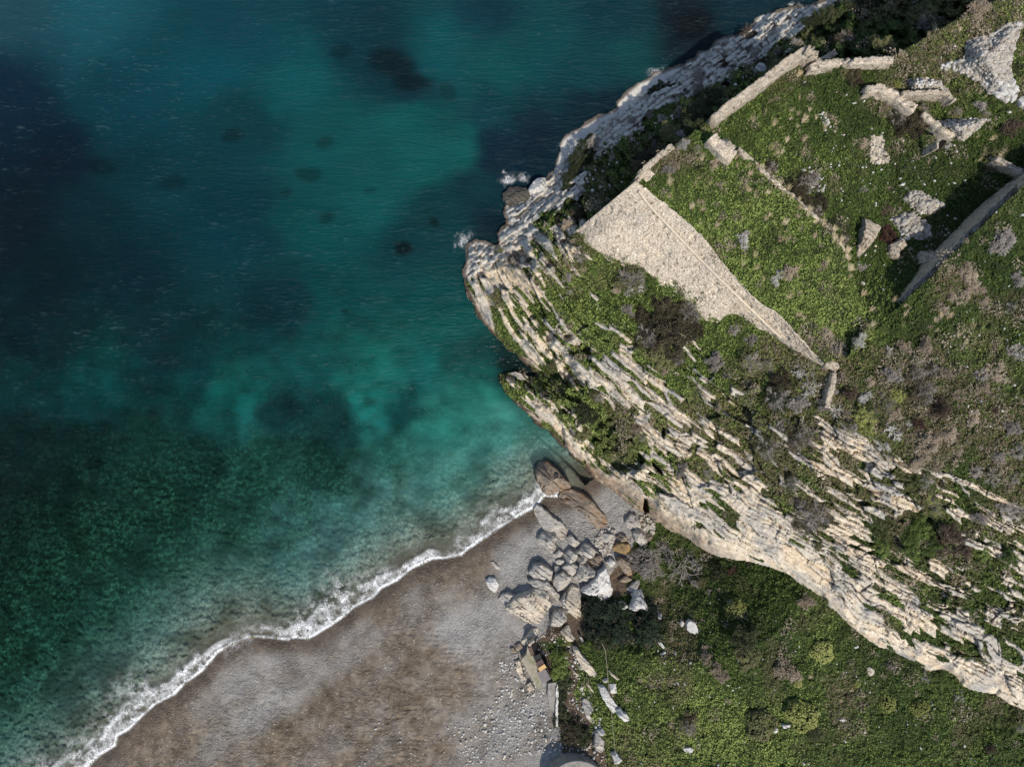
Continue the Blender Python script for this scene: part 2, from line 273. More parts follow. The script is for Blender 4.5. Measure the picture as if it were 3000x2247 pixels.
BRP = [(2600,1100,1),(2750,1150,1),(2500,1200,.9),(2800,1300,.9),(2950,1300,.8),(2300,1130,1),(2350,1200,1),(2930,1450,.8),(2800,1200,.9),(2950,1100,.3),(2900,800,.2),(2840,840,.8),(2300,850,.0),(2150,600,.15),(2000,500,.5),(2200,400,.15),(2400,400,.15),(2600,450,.1),(2750,100,.9),(2880,60,.7),(1800,400,.5),(1700,500,.6),(2100,180,.6),(1950,350,.5),(2300,180,.5),(2200,1800,.1),(2300,1950,.5),(2100,2050,.3),(2500,2000,.5),(2700,2050,.2),(2900,2150,.4),(2050,2180,.6),(1950,1950,.6),(2000,1650,.5),(1900,900,.3),(2550,560,.2),(2400,560,.3),(2700,400,.5),(2600,800,.1),(2550,940,.2)]
brf = up(gauss(BRP, cgx, cgy, 80)[0])
brown = np.clip(ss(.5, 1.1, brf+.75*fbm(wx/3, wy/3, 131, 4)+.15), 0, 1)      # dry or dead growth
# ------------------------------------------------------------------ materials
def nt(name):
    m = bpy.data.materials.new(name); m.use_nodes = True; t = m.node_tree; b = t.nodes['Principled BSDF']
    b.inputs['Roughness'].default_value = .9; b.inputs['Specular IOR Level'].default_value = .2
    return m, t, b
class N:
    def __init__(s, t): s.t = t
    def n(s, ty, **k):
        x = s.t.nodes.new(ty)
        for a, v in k.items():
            if a in ('inp',):
                for q, w in v.items():
                    if isinstance(w, bpy.types.NodeSocket): s.t.links.new(w, x.inputs[q])
                    else: x.inputs[q].default_value = w
            else: setattr(x, a, v)
        return x
    def attr(s, a): return s.n('ShaderNodeAttribute', attribute_name=a).outputs['Fac']
    def pos(s): return s.n('ShaderNodeTexCoord').outputs['Object']
    def noise(s, sc, det=4, vec=None, rough=.55, off=None):
        return s.n('ShaderNodeTexNoise', inp={'Vector': vec or s.pos(), 'Scale': sc, 'Detail': det, 'Roughness': rough}).outputs['Fac']
    def vor(s, sc, feat='F1', vec=None, out='Distance', rnd=1):
        return s.n('ShaderNodeTexVoronoi', feature=feat, inp={'Vector': vec or s.pos(), 'Scale': sc, 'Randomness': rnd}).outputs[out]
    def mp(s, v, a, b, c=0., d=1.): return s.n('ShaderNodeMapRange', inp={0: v, 1: a, 2: b, 3: c, 4: d}).outputs[0]
    def mix(s, f, a, b, bt='MIX'):
        x = s.n('ShaderNodeMix', data_type='RGBA', blend_type=bt)
        for q, w in ((0, f), (6, a), (7, b)):
            if isinstance(w, bpy.types.NodeSocket): s.t.links.new(w, x.inputs[q])
            else: x.inputs[q].default_value = w if q == 0 else (*w, 1)
        return x.outputs[2]
    def ma(s, op, a, b=0.): return s.n('ShaderNodeMath', operation=op, inp={0: a, 1: b}).outputs[0]
    def bump(s, h, st=.5, di=.1, nrm=None):
        k = {'Height': h, 'Strength': st, 'Distance': di}
        if nrm: k['Normal'] = nrm
        return s.n('ShaderNodeBump', inp=k).outputs[0]
def rockcol(k, warm=1.):
    a = k.noise(.35, 5); b = k.noise(2.2, 6); c = k.noise(9, 4)
    col = k.mix(k.mp(b, .35, .65), (.58*warm, .475, .345), (.80, .71, .56))
    col = k.mix(k.mp(a, .48, .68), col, (.33, .325, .31))
    col = k.mix(k.mp(k.noise(1.1, 5, rough=.7), .60, .72, 0, .65), col, (.23, .22, .2))
    col = k.mix(k.mp(k.noise(.8, 3), .62, .74, 0, .5), col, (.5, .27, .12))
    col = k.mix(k.mp(c, .3, .5, .55, 0.), col, (.16, .14, .11))
    return col
def mat_rock():
    m, t, b = nt('limestone_ground'); k = N(t)
    r = rockcol(k)
    vc = k.mp(k.noise(4, 5, rough=.8), .30, .42)
    r = k.mix(k.mp(vc, 0, 1, .5, 0), r, (.10, .08, .06))
    r = k.mix(k.mp(k.attr('cell'), .62, .8, 0, .5), r, (.42, .405, .37)); r = k.mix(k.mp(k.attr('cell'), .2, .35, .35, 0), r, (.62, .45, .27))
    r = k.mix(k.ma('MULTIPLY', k.attr('shoreg'), k.mp(k.noise(2, 4), .3, .6, .95, .6)), r, (.56, .55, .52))
    r = k.mix(k.ma('MULTIPLY', k.attr('stain_shade'), k.mp(k.noise(1.3, 4), .35, .6, .5, .95)), r, (.25, .175, .115))
    r = k.mix(k.ma('MULTIPLY', k.attr('dirt'), k.mp(k.noise(9, 3), .5, .8, 1, .6)), r, (.075, .052, .035))
    # soil and low growth
    gcol = k.mix(k.mp(k.noise(1.5, 5), .4, .65), (.022, .034, .009), (.05, .072, .018))
    gcol = k.mix(k.ma('MULTIPLY', k.attr('brown'), k.mp(k.noise(3, 4), .35, .6, 0, .8)), gcol, (.085, .065, .035))
    gcol = k.mix(k.mp(k.noise(14, 3), .5, .75, 0, .7), gcol, (.07, .10, .025))
    f = k.mp(k.ma('ADD', k.attr('grass'), k.mp(k.noise(6, 4), 0, 1, -.3, .3)), .35, .6)
    col = k.mix(f, r, gcol)
    col = k.mix(k.ma('MULTIPLY', k.attr('wet'), .9), col, (.05, .035, .025))
    h = k.ma('ADD', k.noise(7, 6, rough=.65), k.ma('MULTIPLY', vc, .6))
    t.links.new(col, b.inputs['Base Color']); t.links.new(k.bump(h, .8, .12), b.inputs['Normal']); return m
def mat_beach():
    m, t, b = nt('shingle_and_sand'); k = N(t)
    sand = k.mix(k.mp(k.noise(1.2, 5), .35, .65), (.115, .088, .063), (.215, .172, .126))
    peb = k.mix(k.vor(7, out='Color'), (.25, .25, .25), (.52, .51, .50), 'MIX')
    pv = k.n('ShaderNodeSeparateColor', inp={0: k.vor(8, out='Color')}).outputs[0]
    pebc = k.mix(k.mp(k.noise(22, 3), .35, .65), (.14, .135, .128), (.50, .485, .46))
    col = k.mix(k.ma('MULTIPLY', k.attr('peb'), .85), sand, pebc)
    col = k.mix(k.mp(pv, .975, .99, 0, .5), col, (.55, .53, .5))
    col = k.mix(k.mp(k.noise(.45, 4), .52, .68, 0, .45), col, (.10, .08, .06))
    col = k.mix(k.mp(k.attr('wet'), 0, 1, 0, .72), col, (.075, .058, .045))
    h = k.ma('ADD', k.ma('MULTIPLY', k.vor(9), .35), k.ma('ADD', k.noise(6, 5, rough=.7), k.ma('MULTIPLY', k.mp(k.ma('ABSOLUTE', k.ma('SUBTRACT', k.noise(3.0, 3), .5)), 0., .16, 0, 1), k.mp(k.noise(.35, 3), .4, .6, .25, 1.5))))
    t.links.new(col, b.inputs['Base Color']); t.links.new(k.bump(h, .85, .13), b.inputs['Normal'])
    t.links.new(k.mp(k.attr('wet'), 0, 1, .9, .45), b.inputs['Roughness']); return m
def mat_bed():
    m, t, b = nt('cobbled_sea_bed'); k = N(t)
    w = k.n('ShaderNodeVectorMath', operation='MULTIPLY', inp={0: k.pos(), 1: (1, 1, 0)}).outputs[0]
    pv = k.n('ShaderNodeSeparateColor', inp={0: k.vor(2.8, out='Color', vec=w)}).outputs[0]
    pw = k.n('ShaderNodeSeparateColor', inp={0: k.vor(4.5, out='Color', vec=w)}).outputs[1]
    ed = k.vor(2.8, 'DISTANCE_TO_EDGE', vec=w)
    col = k.mix(k.mp(pv, .3, 1), (.08, .085, .06), (.34, .34, .27))
    col = k.mix(k.mp(ed, 0, .09, .8, 0), col, (.03, .04, .03))
    c2 = k.mix(pw, (.16, .16, .14), (.42, .43, .40))
    col = k.mix(k.mp(k.attr('dsh'), 150, 330), c2, col)
    col = k.mix(k.mp(k.noise(.25, 4), .45, .62, 0, .85), col, (.045, .05, .03))
    col = k.mix(k.mp(k.attr('dsh'), 15, 110, .85, 0), col, (.13, .105, .08))
    t.links.new(col, b.inputs['Base Color']); return m
M = {}
def plain(name, col, rough=.9, var=.25, sc=6, bump=.3, bd=.03, dark=None):
    m, t, b = nt(name); k = N(t)
    c = k.mix(k.mp(k.noise(sc, 5), .3, .7), tuple(x*(1-var) for x in col), tuple(min(1, x*(1+var)) for x in col))
    if dark: c = k.mix(k.mp(k.noise(sc*.3, 5, rough=.7), .5, .68), c, dark)
    b.inputs['Roughness'].default_value = rough
    t.links.new(c, b.inputs['Base Color']); t.links.new(k.bump(k.noise(sc*2, 5), bump, bd), b.inputs['Normal']); return m
def mat_masonry(name, dim=1.):
    m, t, b = nt(name); k = N(t)
    cv = k.n('ShaderNodeCombineXYZ', inp={0: k.ma('ADD', k.attr('wu'), k.mp(k.noise(2.5, 3), 0, 1, -.3, .3)), 1: k.ma('ADD', k.attr('wv'), k.mp(k.noise(1.8, 3), 0, 1, -.22, .22)), 2: 0.}).outputs[0]
    br = k.n('ShaderNodeTexBrick', inp={'Vector': cv, 'Color1': (.2, .2, .2, 1), 'Color2': (.9, .9, .9, 1), 'Mortar': (0, 0, 0, 1), 'Scale': 1., 'Mortar Size': .02, 'Brick Width': .38, 'Row Height': .19, 'Mortar Smooth': .6})
    pv = k.n('ShaderNodeSeparateColor', inp={0: br.outputs['Color']}).outputs[0]; mo = br.outputs['Fac']
    a = k.noise(.5, 5); bb = k.noise(4, 6, rough=.7)
    col = k.mix(k.mp(bb, .35, .62), (.50*dim, .415*dim, .315*dim), (.84*dim, .74*dim, .60*dim))
    col = k.mix(k.mp(pv, .2, .9, .38, 0), col, (.30, .24, .17))
    col = k.mix(k.mp(a, .54, .72, 0, .5), col, (.42, .39, .35))
    col = k.mix(k.ma('MULTIPLY', mo, k.mp(k.noise(1.1, 4), .4, .65, .05, .45)), col, (.16, .13, .09))
    col = k.mix(k.mp(k.noise(2.2, 5, rough=.8), .575, .62, 0, .9), col, (.07, .07, .035))
    col = k.mix(k.mp(k.noise(7, 3), .27, .40, .7, 0), col, (.12, .095, .07))
    h = k.ma('ADD', k.ma('MULTIPLY', mo, -.35), k.noise(6, 6, rough=.75))
    t.links.new(col, b.inputs['Base Color']); t.links.new(k.bump(h, .9, .1), b.inputs['Normal']); return m
def mat_leaf(name, c0, c1, c2, dry=None):
    m, t, b = nt(name); k = N(t)
    r = k.attr('rnd')
    col = k.mix(k.mp(r, 0, .6), c0, c1); col = k.mix(k.mp(r, .7, 1), col, c2)
    if dry: col = k.mix(k.ma('MULTIPLY', k.attr('brown'), k.mp(k.noise(2.5, 4), .38, .55, 0, .95)), col, dry)
    oi = k.n('ShaderNodeObjectInfo').outputs['Random']
    col = k.mix(k.mp(oi, 0, .5, .55, 0), col, tuple(x*.4 for x in c1)); col = k.mix(k.mp(oi, .5, 1, 0, .45), col, tuple(min(1, x*1.1) for x in c2))
    b.inputs['Roughness'].default_value = .7
    t.links.new(col, b.inputs['Base Color']); return m
M['rock'] = mat_rock(); M['beach'] = mat_beach(); M['bed'] = mat_bed()
M['wall'] = mat_masonry('weathered_masonry'); M['wallg'] = mat_masonry('grey_masonry', .78)
M['ground_leaf'] = mat_leaf('ground_leaf', (.018, .034, .008), (.088, .135, .027), (.27, .33, .085), dry=(.17, .135, .08))
# ------------------------------------------------------------------ mesh helpers
def newmesh(name, v, f, mat, attrs=None, smooth=False):
    v = np.asarray(v, np.float32); f = np.asarray(f, np.int32); me = bpy.data.meshes.new(name)
    k = f.shape[1]
    me.vertices.add(len(v)); me.vertices.foreach_set('co', v.ravel())
    me.loops.add(f.size); me.loops.foreach_set('vertex_index', f.ravel())
    me.polygons.add(len(f)); me.polygons.foreach_set('loop_start', np.arange(0, f.size, k, dtype=np.int32))
    me.update(calc_edges=True)
    if smooth: me.polygons.foreach_set('use_smooth', np.ones(len(f), bool))
    for a, val in (attrs or {}).items():
        at = me.attributes.new(a, 'FLOAT', 'POINT'); at.data.foreach_set('value', np.asarray(val, np.float32).ravel())
    if mat: me.materials.append(mat)
    me.validate(); return me
def link(name, me, parent=None, loc=(0, 0, 0)):
    o = bpy.data.objects.new(name, me); COL.objects.link(o); o.location = loc
    if parent: o.parent = parent
    return o
def recenter(v, zb=None):
    v = np.asarray(v, float); c = np.r_[v[:, :2].mean(0), v[:, 2].min()]
    return v-c, c
def tag(o, label, cat, group=None, kind=None):
    if label: o['label'] = label
    if cat: o['category'] = cat
    if group: o['group'] = group
    if kind: o['kind'] = kind
    return o
def sheet(name, mask, mat, attrs, smooth=True):
    m = mask[:-1, :-1] & mask[1:, :-1] & mask[:-1, 1:] & mask[1:, 1:] if False else mask
    q = m[:-1, :-1]
    idx = np.arange(Z.size).reshape(Z.shape)
    f = np.stack([idx[:-1, :-1][q], idx[1:, :-1][q], idx[1:, 1:][q], idx[:-1, 1:][q]], 1)
    used, inv = np.unique(f, return_inverse=True); f = inv.reshape(f.shape)
    v = np.stack([X.ravel()[used], Y.ravel()[used], Z.ravel()[used]], 1)
    return newmesh(name, v, f, mat, {a: w.ravel()[used] for a, w in attrs.items()}, smooth)
def structure(name, me): o = link(name, me); o['kind'] = 'structure'; return o
stain_shade = np.clip(ss(58, 14, dln+14*n1)*ss(1640, 1700, GX)*ss(2250, 1950, GX)*1.+ss(34, 10, dro+8*n1)*ss(900, 980, GY)*.8, 0, 1)  # brown stain along the cliff foot, with overhang shade painted in
A_ = {'cell': rB*.6+rA*.4, 'shoreg': isoM, 'stain_shade': stain_shade, 'dirt': dirtm, 'grass': grs, 'wet': wet, 'brown': brown, 'tone': tone}
cliffm = ~sea & ~low & ((hill < .5) & ~yard)
hillm = ~sea & ~low & ~cliffm
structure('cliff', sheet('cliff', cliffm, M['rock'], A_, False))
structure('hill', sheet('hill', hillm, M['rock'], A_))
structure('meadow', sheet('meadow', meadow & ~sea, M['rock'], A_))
structure('beach', sheet('beach', beach & ~sea, M['beach'], {'wet': wet, 'peb': peb}))
structure('sea_bed', sheet('sea_bed', sea, M['bed'], {'dsh': dsh}))
# far land under the edges of the surveyed ground, reaching past the horizon of the drone
def far_land():
    xs = [55, 75, 110, 200, 500, 1500, 4000]; ys = [-4000, -1500, -500, -200, -110, -60, -30, 0, 30, 60]
    v = []; f = []
    for x in xs:
        for y in ys:
            z = 8+.05*x+.03*y*(y > 0)+6*math.sin(x*.01+y*.013); v.append((x, y*1. + (0 if y < 60 else .4*x), max(-2, min(z, 60)) if x > 60 else 3))
    n = len(ys)
    for i in range(len(xs)-1):
        for j in range(n-1): f.append((i*n+j, (i+1)*n+j, (i+1)*n+j+1, i*n+j+1))
    me = newmesh('terrain', v, f, M['rock'], {'grass': np.ones(len(v)), 'wet': np.zeros(len(v)), 'brown': np.ones(len(v))*.3}, True)
    structure('terrain', me)
far_land()
# ------------------------------------------------------------------ the sea surface
WC = [ # px, py, r, g, b (water colour, linear, headland shadow painted into its dark points), body opacity
 (0,0,.012,.06,.095,1),(300,0,.007,.07,.105,1),(700,50,.003,.045,.075,1),(1000,30,.002,.03,.052,1),(1400,30,.002,.03,.055,1),(1800,60,.002,.03,.05,1),(2150,30,.002,.022,.04,1),(1990,70,.003,.009,.018,1),(2060,60,.003,.009,.016,1),
 (0,300,.002,.018,.045,1),(150,450,.002,.015,.036,1),(350,300,.002,.042,.07,1),(650,200,.002,.055,.085,1),(900,250,.003,.075,.1,1),(1060,150,.002,.03,.05,1),(1150,190,.002,.024,.04,1),(1200,230,.002,.022,.038,1),(1300,150,.003,.062,.085,1),(1450,230,.003,.065,.08,1),(1600,120,.003,.055,.075,1),(1700,200,.002,.04,.06,1),(1750,310,.002,.015,.03,1),(1850,170,.002,.05,.065,1),
 (0,650,.002,.012,.026,1),(150,800,.001,.018,.03,1),(400,550,.002,.035,.055,1),(650,420,.002,.035,.055,1),(700,350,.002,.035,.05,1),(1000,400,.003,.065,.08,1),(1200,350,.003,.075,.088,1),(1250,480,.003,.078,.088,1),(1350,450,.003,.085,.095,1),(1430,330,.002,.035,.055,1),(1560,400,.002,.012,.028,1),(1480,450,.002,.016,.035,1),(1400,560,.002,.025,.042,1),(1420,630,.001,.01,.022,1),(1330,650,.001,.035,.05,1),(1190,730,.001,.032,.046,1),(1270,650,.001,.03,.042,1),
 (950,650,.002,.055,.068,1),(1100,600,.003,.07,.085,1),(700,650,.001,.03,.05,1),(400,800,.001,.02,.035,1),(300,650,.001,.025,.042,1),(1000,850,.001,.045,.055,1),(1250,850,.001,.045,.055,1),(1330,950,.002,.055,.06,1),(800,900,.001,.022,.035,1),(500,950,.001,.022,.032,1),(1400,1050,.003,.035,.038,.9),(1480,1050,.003,.012,.014,.9),(1520,1080,.004,.01,.011,.9),
 (100,1000,.001,.022,.032,1),(250,1120,.002,.055,.06,.9),(50,1150,.002,.045,.05,.9),(700,1180,.003,.085,.08,.85),(600,1060,.001,.03,.038,.9),(900,1080,.003,.06,.065,.9),(1100,1120,.006,.11,.105,.8),(1090,1200,.007,.12,.11,.8),(1250,1050,.003,.075,.078,.9),(1400,1150,.012,.11,.095,.75),(1200,1200,.002,.03,.032,.85),(1000,1250,.002,.018,.02,.85),(850,1180,.002,.022,.026,.85),
 (0,1300,.001,.02,.02,.85),(200,1320,.001,.018,.018,.85),(450,1300,.003,.03,.026,.8),(600,1400,.001,.013,.014,.8),(750,1380,.004,.045,.035,.75),(950,1380,.002,.02,.018,.75),(1150,1350,.01,.075,.06,.7),(1300,1250,.015,.13,.11,.7),(1450,1250,.03,.16,.14,.65),(1350,1370,.04,.17,.145,.6),(1550,1350,.045,.15,.14,.55),(1640,1380,.04,.11,.11,.5),(1500,1400,.06,.18,.165,.5),
 (100,1500,.002,.014,.012,.8),(0,1700,.002,.009,.008,.8),(300,1600,.003,.017,.013,.75),(500,1550,.004,.025,.02,.7),(700,1550,.006,.045,.032,.65),(850,1550,.02,.09,.075,.6),(1000,1500,.025,.12,.1,.6),(1150,1480,.05,.17,.15,.5),(700,1700,.02,.075,.06,.55),(550,1780,.03,.09,.08,.5),(300,1800,.01,.05,.04,.6),(150,1850,.005,.03,.022,.65),(400,1900,.03,.09,.08,.5),(100,2050,.015,.06,.05,.55),(250,2050,.03,.1,.09,.5),(50,2200,.03,.09,.08,.5),(500,1670,.006,.035,.026,.65),(0,1900,.006,.02,.013,.7),(950,1600,.045,.15,.14,.45),(-300,500,.002,.015,.03,1),(-400,1500,.002,.012,.012,.9)]
def build_sea():
    ax = np.r_[-60000, -12000, -4000, -1500, -700, np.arange(-300, 2700, 6.5), 3300, 4000, 6000, 12000, 60000].astype(float)
    ay = np.r_[-60000, -12000, -4000, -1500, -700, np.arange(-300, 2500, 6.5), 2900, 4000, 12000, 60000].astype(float)
    wxx, wyy = np.meshgrid(ax, ay)
    x, y, _ = P(wxx, wyy, 0.)
    q1 = wxx+60*fbm(wxx/110, wyy/80, 201, 5); q2 = wyy+60*fbm(wxx/110, wyy/80, 205, 5)
    r, g_, b_, op = gauss(WC, q1, q2, 115)
    ds = dline(SHORE, wxx, wyy); dr = dline(NW+SWC, wxx, wyy)
    v = fbm(wxx/45, wyy/38, 211, 5)
    mod = np.clip(1+.75*v*ss(600, 1300, wyy)+.18*fbm(wxx/160, wyy/120, 214, 4), .3, 1.9)
    f = ss(0, 170, ds); op = op*(.05+.95*f)
    lw = ss(1150, 1500, wyy)*ss(1500, 900, wxx); c1, c2, _, _, cr = worley(wxx/26+.5*v, wyy/21+.5*v, 231); c3, c4, _, _, cr2 = worley(wxx/60+v, wyy/48, 241)
    mod = mod*(1+lw*((cr-.5)*.45+(cr2-.5)*.35-.35*ss(.12, 0, c2-c1)))
    lum = (r+g_+b_)/3; r = r*(1-lw)+lw*(r*.6+lum*.22); g_ = g_*(1-.12*lw); b_ = b_*(1-lw)+lw*(b_*.8+lum*.3)
    for dx_, dy_, ra_, rb_, kk in ((1190,733,30,20,.75),(1272,650,18,14,.6),(1150,185,70,36,.5),(1210,232,60,26,.55),(1000,150,40,20,.35),(2030,78,62,42,.45),(945,425,26,18,.4),(905,508,34,20,.45),(680,395,34,20,.45),(960,640,24,18,.45),(505,540,44,24,.35),(1018,918,12,9,.5),(300,480,50,30,.3),(840,560,20,14,.35),(1090,560,18,12,.3),(1310,260,26,30,.35)):
        e = np.hypot((q1*.35+wxx*.65-dx_)/ra_, (q2*.35+wyy*.65-dy_)/rb_); mod = mod*(1-kk*ss(1.35, .55, e))
    # brown-grey water close in over the sand
    sf = (.78+.5*ss(700, 150, ds))*(1-.45*ss(750, 50, wxx)*ss(150, 500, wyy)); op = op*(1-.4*ss(900, 450, ds)*ss(1150, 1450, wyy))
    k1 = ss(190, 40, ds)
    r = r*(1-k1)+.095*k1; g_ = g_*(1-k1)+.105*k1; b_ = b_*(1-k1)+.09*k1
    me = newmesh('sea', np.stack([x.ravel(), y.ravel(), 0*x.ravel()], 1),
        np.array([(i*len(ax)+j, (i+1)*len(ax)+j, (i+1)*len(ax)+j+1, i*len(ax)+j+1) for i in range(len(ay)-1) for j in range(len(ax)-1)]), None,
        {'opacity': np.clip(op, 0, 1), 'ds': np.minimum(ds, 3000), 'dr': np.minimum(dr, 3000)}, True)
    ca = me.color_attributes.new('body', 'FLOAT_COLOR', 'POINT')
    ca.data.foreach_set('color', np.stack([r*mod*sf, g_*mod*sf, b_*mod*sf*(.84+.16*ss(900, 1400, wyy)), np.ones_like(r)], -1).astype(np.float32).ravel())
    m, t, b = nt('sea_water'); k = N(t)
    body = k.n('ShaderNodeAttribute', attribute_name='body').outputs['Color']
    p = k.pos()
    st = k.n('ShaderNodeMapping', inp={'Vector': p, 'Rotation': (0, 0, .25), 'Scale': (.5, 1.6, 1)}).outputs[0]
    w1 = k.noise(.55, 6, vec=st, rough=.62); w2 = k.noise(2.2, 5, vec=st, rough=.6)
    h = k.ma('ADD', k.ma('MULTIPLY', w1, 1.), k.ma('MULTIPLY', w2, .35))
    far = k.mp(k.attr('ds'), 250, 900)
    nrm = k.n('ShaderNodeBump', inp={'Height': h, 'Distance': .5, 'Strength': k.mp(far, 0, 1, .2, .75)}).outputs[0]
    wn_ = k.noise(.05, 4)
    crest = k.mp(k.ma('ADD', w2, k.ma('MULTIPLY', k.ma('SUBTRACT', w1, .5), .8)), .60, .80, 0, 1)
    crest = k.ma('MULTIPLY', k.ma('MULTIPLY', crest, .5), k.ma('MULTIPLY', far, k.mp(wn_, .4, .65, .15, .8)))
    col = k.mix(k.ma('MULTIPLY', crest, .35), body, (.16, .27, .30))
    b.inputs['Roughness'].default_value = .12; b.inputs['IOR'].default_value = 1.33; b.inputs['Specular IOR Level'].default_value = .12
    t.links.new(col, b.inputs['Base Color']); t.links.new(nrm, b.inputs['Normal'])
    tr = k.n('ShaderNodeBsdfTransparent'); tc = k.mix(k.mp(k.attr('ds'), 0, 300), (.92, .93, .9), (.35, .75, .66)); t.links.new(tc, tr.inputs[0])
    mx = k.n('ShaderNodeMixShader', inp={0: k.attr('opacity')}); t.links.new(tr.outputs[0], mx.inputs[1]); t.links.new(b.outputs[0], mx.inputs[2])
    t.links.new(mx.outputs[0], t.nodes['Material Output'].inputs[0]); me.materials.append(m)
    return structure('sea', me)
build_sea()
# ------------------------------------------------------------------ surf
def build_foam():
    s = 3; ax = np.arange(0, 1640, s, float); ay = np.arange(1380, 2500, s, float); fx, fy = np.meshgrid(ax, ay)
    d = dline(SHORE, fx, fy); inside = pip(SEA, fx, fy); sd_ = np.where(inside, d, -d)
    u = fx*.83-fy*.55
    wid = np.interp(u, [-1300,-1100,-1010,-900,-800,-700,-600,-520,-430,-330,-240,-150,-80,0,100,200,300,360,420,520], [66,60,50,44,70,40,34,20,14,22,52,66,46,24,20,18,36,46,34,22])*1.1
    wid = wid*(1+.25*fbm(u/40, u*0, 303, 3))
    core = ss(wid, wid*.5, sd_)*ss(-6, 0, sd_)
    lace = ss(wid*2.3, wid*.8, sd_)*ss(-.6, .2, fbm(u/60, sd_/60, 317, 3))*ss(-4, 4, sd_)
    lip = ss(5, 1, np.abs(sd_-2))
    back = ss(10, 3, np.abs(sd_-wid*.85+8*fbm(u/22, sd_/50, 307, 3)))
    # swash running up the sand in the bay west of the point
    sw = ss(-45, -12, sd_)*ss(8, -6, sd_)*ss(760, 735, fx)*ss(640, 690, fx)
    ragged = fbm(fx/9, fy/9, 311, 3)
    patchy = ss(-.45, .25, fbm(u/70, sd_/30, 313, 3))
    amt = np.clip(core*(.10+.40*ragged+.22*patchy)+lip*(.35+.35*patchy)+back*.38*patchy, 0, 1)
    zz = np.where(inside, .035+.03*core, zat(fx, fy)+.03)
    x, y, _ = P(fx, fy, zz)
    m = (amt > .01) | (lace > .02) | (sw > .02)
    idx = np.arange(fx.size).reshape(fx.shape); q = m[:-1, :-1] | m[1:, 1:]
    f = np.stack([idx[:-1, :-1][q], idx[1:, :-1][q], idx[1:, 1:][q], idx[:-1, 1:][q]], 1)
    us, inv = np.unique(f, return_inverse=True)
    me = newmesh('sea_foam', np.stack([x.ravel()[us], y.ravel()[us], zz.ravel()[us]], 1), inv.reshape(f.shape), None, {'amt': amt.ravel()[us], 'lace': np.maximum(lace*.75, sw*.5).ravel()[us]}, True)
    foam_mat(me)
    o = link('sea_foam', me); tag(o, 'white lacy surf foam breaking along the pebble beach', None, None, 'stuff')
def foam_mat(me):
    if 'foam' not in M:
        m, t, b = nt('foam'); k = N(t)
        n = k.noise(1.2, 3); p = k.n('ShaderNodeVectorMath', operation='ADD', inp={0: k.pos(), 1: k.n('ShaderNodeVectorMath', operation='SCALE', inp={0: k.n('ShaderNodeTexNoise', inp={'Vector': k.pos(), 'Scale': 1.5, 'Detail': 3.}).outputs['Color'], 3: .8}).outputs[0]}).outputs[0]
        e1 = k.vor(2.4, 'DISTANCE_TO_EDGE', vec=p); e2 = k.vor(5.5, 'DISTANCE_TO_EDGE', vec=p)
        l1 = k.mp(e1, .0, .12, 1, 0); l2 = k.mp(e2, 0, .3, 1, 0)
        net = k.ma('MAXIMUM', l1, k.ma('MULTIPLY', l2, .8))
        a = k.ma('ADD', k.ma('MULTIPLY', k.attr('amt'), k.mp(net, 0, .8, .35, 1.3)), k.ma('MULTIPLY', k.attr('lace'), k.ma('MULTIPLY', k.mp(net, .3, .9), k.mp(k.noise(.9, 4), .45, .6))))
        a = k.ma('MULTIPLY', a, k.mp(k.noise(4, 4), .3, .55, .6, 1))
        a = k.n('ShaderNodeClamp', inp={0: a}).outputs[0]
        b.inputs['Base Color'].default_value = (.82, .83, .83, 1); b.inputs['Roughness'].default_value = .6
        t.links.new(a, b.inputs['Alpha']); M['foam'] = m
    me.materials.append(M['foam'])
build_foam()
def foam_patch(cx, cy, rx, ry, seed):
    n = 26; yy, xx = np.mgrid[0:n, 0:n]/(n-1)*2-1; r = np.hypot(xx, yy)
    px = cx+xx*rx; py = cy+yy*ry
    am = ss(1, .0, r+.7*fbm(px/9, py/9, seed, 4))
    x, y, z = P(px, py, .04+0*px)
    idx = np.arange(n*n).reshape(n, n); f = np.stack([idx[:-1, :-1].ravel(), idx[1:, :-1].ravel(), idx[1:, 1:].ravel(), idx[:-1, 1:].ravel()], 1)
    me = newmesh('wave_foam', np.stack([x.ravel(), y.ravel(), z.ravel()], 1), f, None, {'amt': am.ravel()**3*.22, 'lace': am.ravel()*.65}, True); foam_mat(me)
    return link('wave_foam', me)
for (a, b_, c_, d_, e_, lab) in ((1487,525,34,32,1,'white splash of foam off the dark rock on the open-sea side of the headland'),(1362,705,36,38,2,'white foam breaking on the westernmost tip of the headland'),(1925,212,36,18,3,'white foam over the ledge halfway up the northern rocky shore'),(1535,520,26,20,4,'thin foam streaks beside the pale block east of the dark rock'),(2318,14,26,10,8,'thin foam at the far northern end of the rocky shore')):
    tag(foam_patch(a, b_, c_, d_, e_*31), lab, 'foam', None, 'stuff')
# ------------------------------------------------------------------ low ground cover: countless small leaves
def leaves_mesh(c, size, tilt, rndv, name, mat, extra=None, elong=1.6):
    n = len(c); a = rng.uniform(0, 2*np.pi, n); t = rng.uniform(0, tilt, n); b = rng.uniform(0, 2*np.pi, n)
    nz = np.cos(t); nx = np.sin(t)*np.cos(b); ny = np.sin(t)*np.sin(b); nn = np.stack([nx, ny, nz], 1)
    h = np.stack([np.cos(a), np.sin(a), 0*a], 1); u = h-(h*nn).sum(1)[:, None]*nn; u /= np.linalg.norm(u, axis=1)[:, None]
    w = np.cross(nn, u); s = size[:, None]
    v = np.stack([c-u*s*elong/2, c-w*s/2*.8, c+u*s*elong/2, c+w*s/2*.8], 1).reshape(-1, 3)
    f = np.arange(n*4).reshape(n, 4)
    at = {'rnd': np.repeat(rndv, 4)}
    for k_, e in (extra or {}).items(): at[k_] = np.repeat(e, 4)
    return newmesh(name, v, f, mat, at)
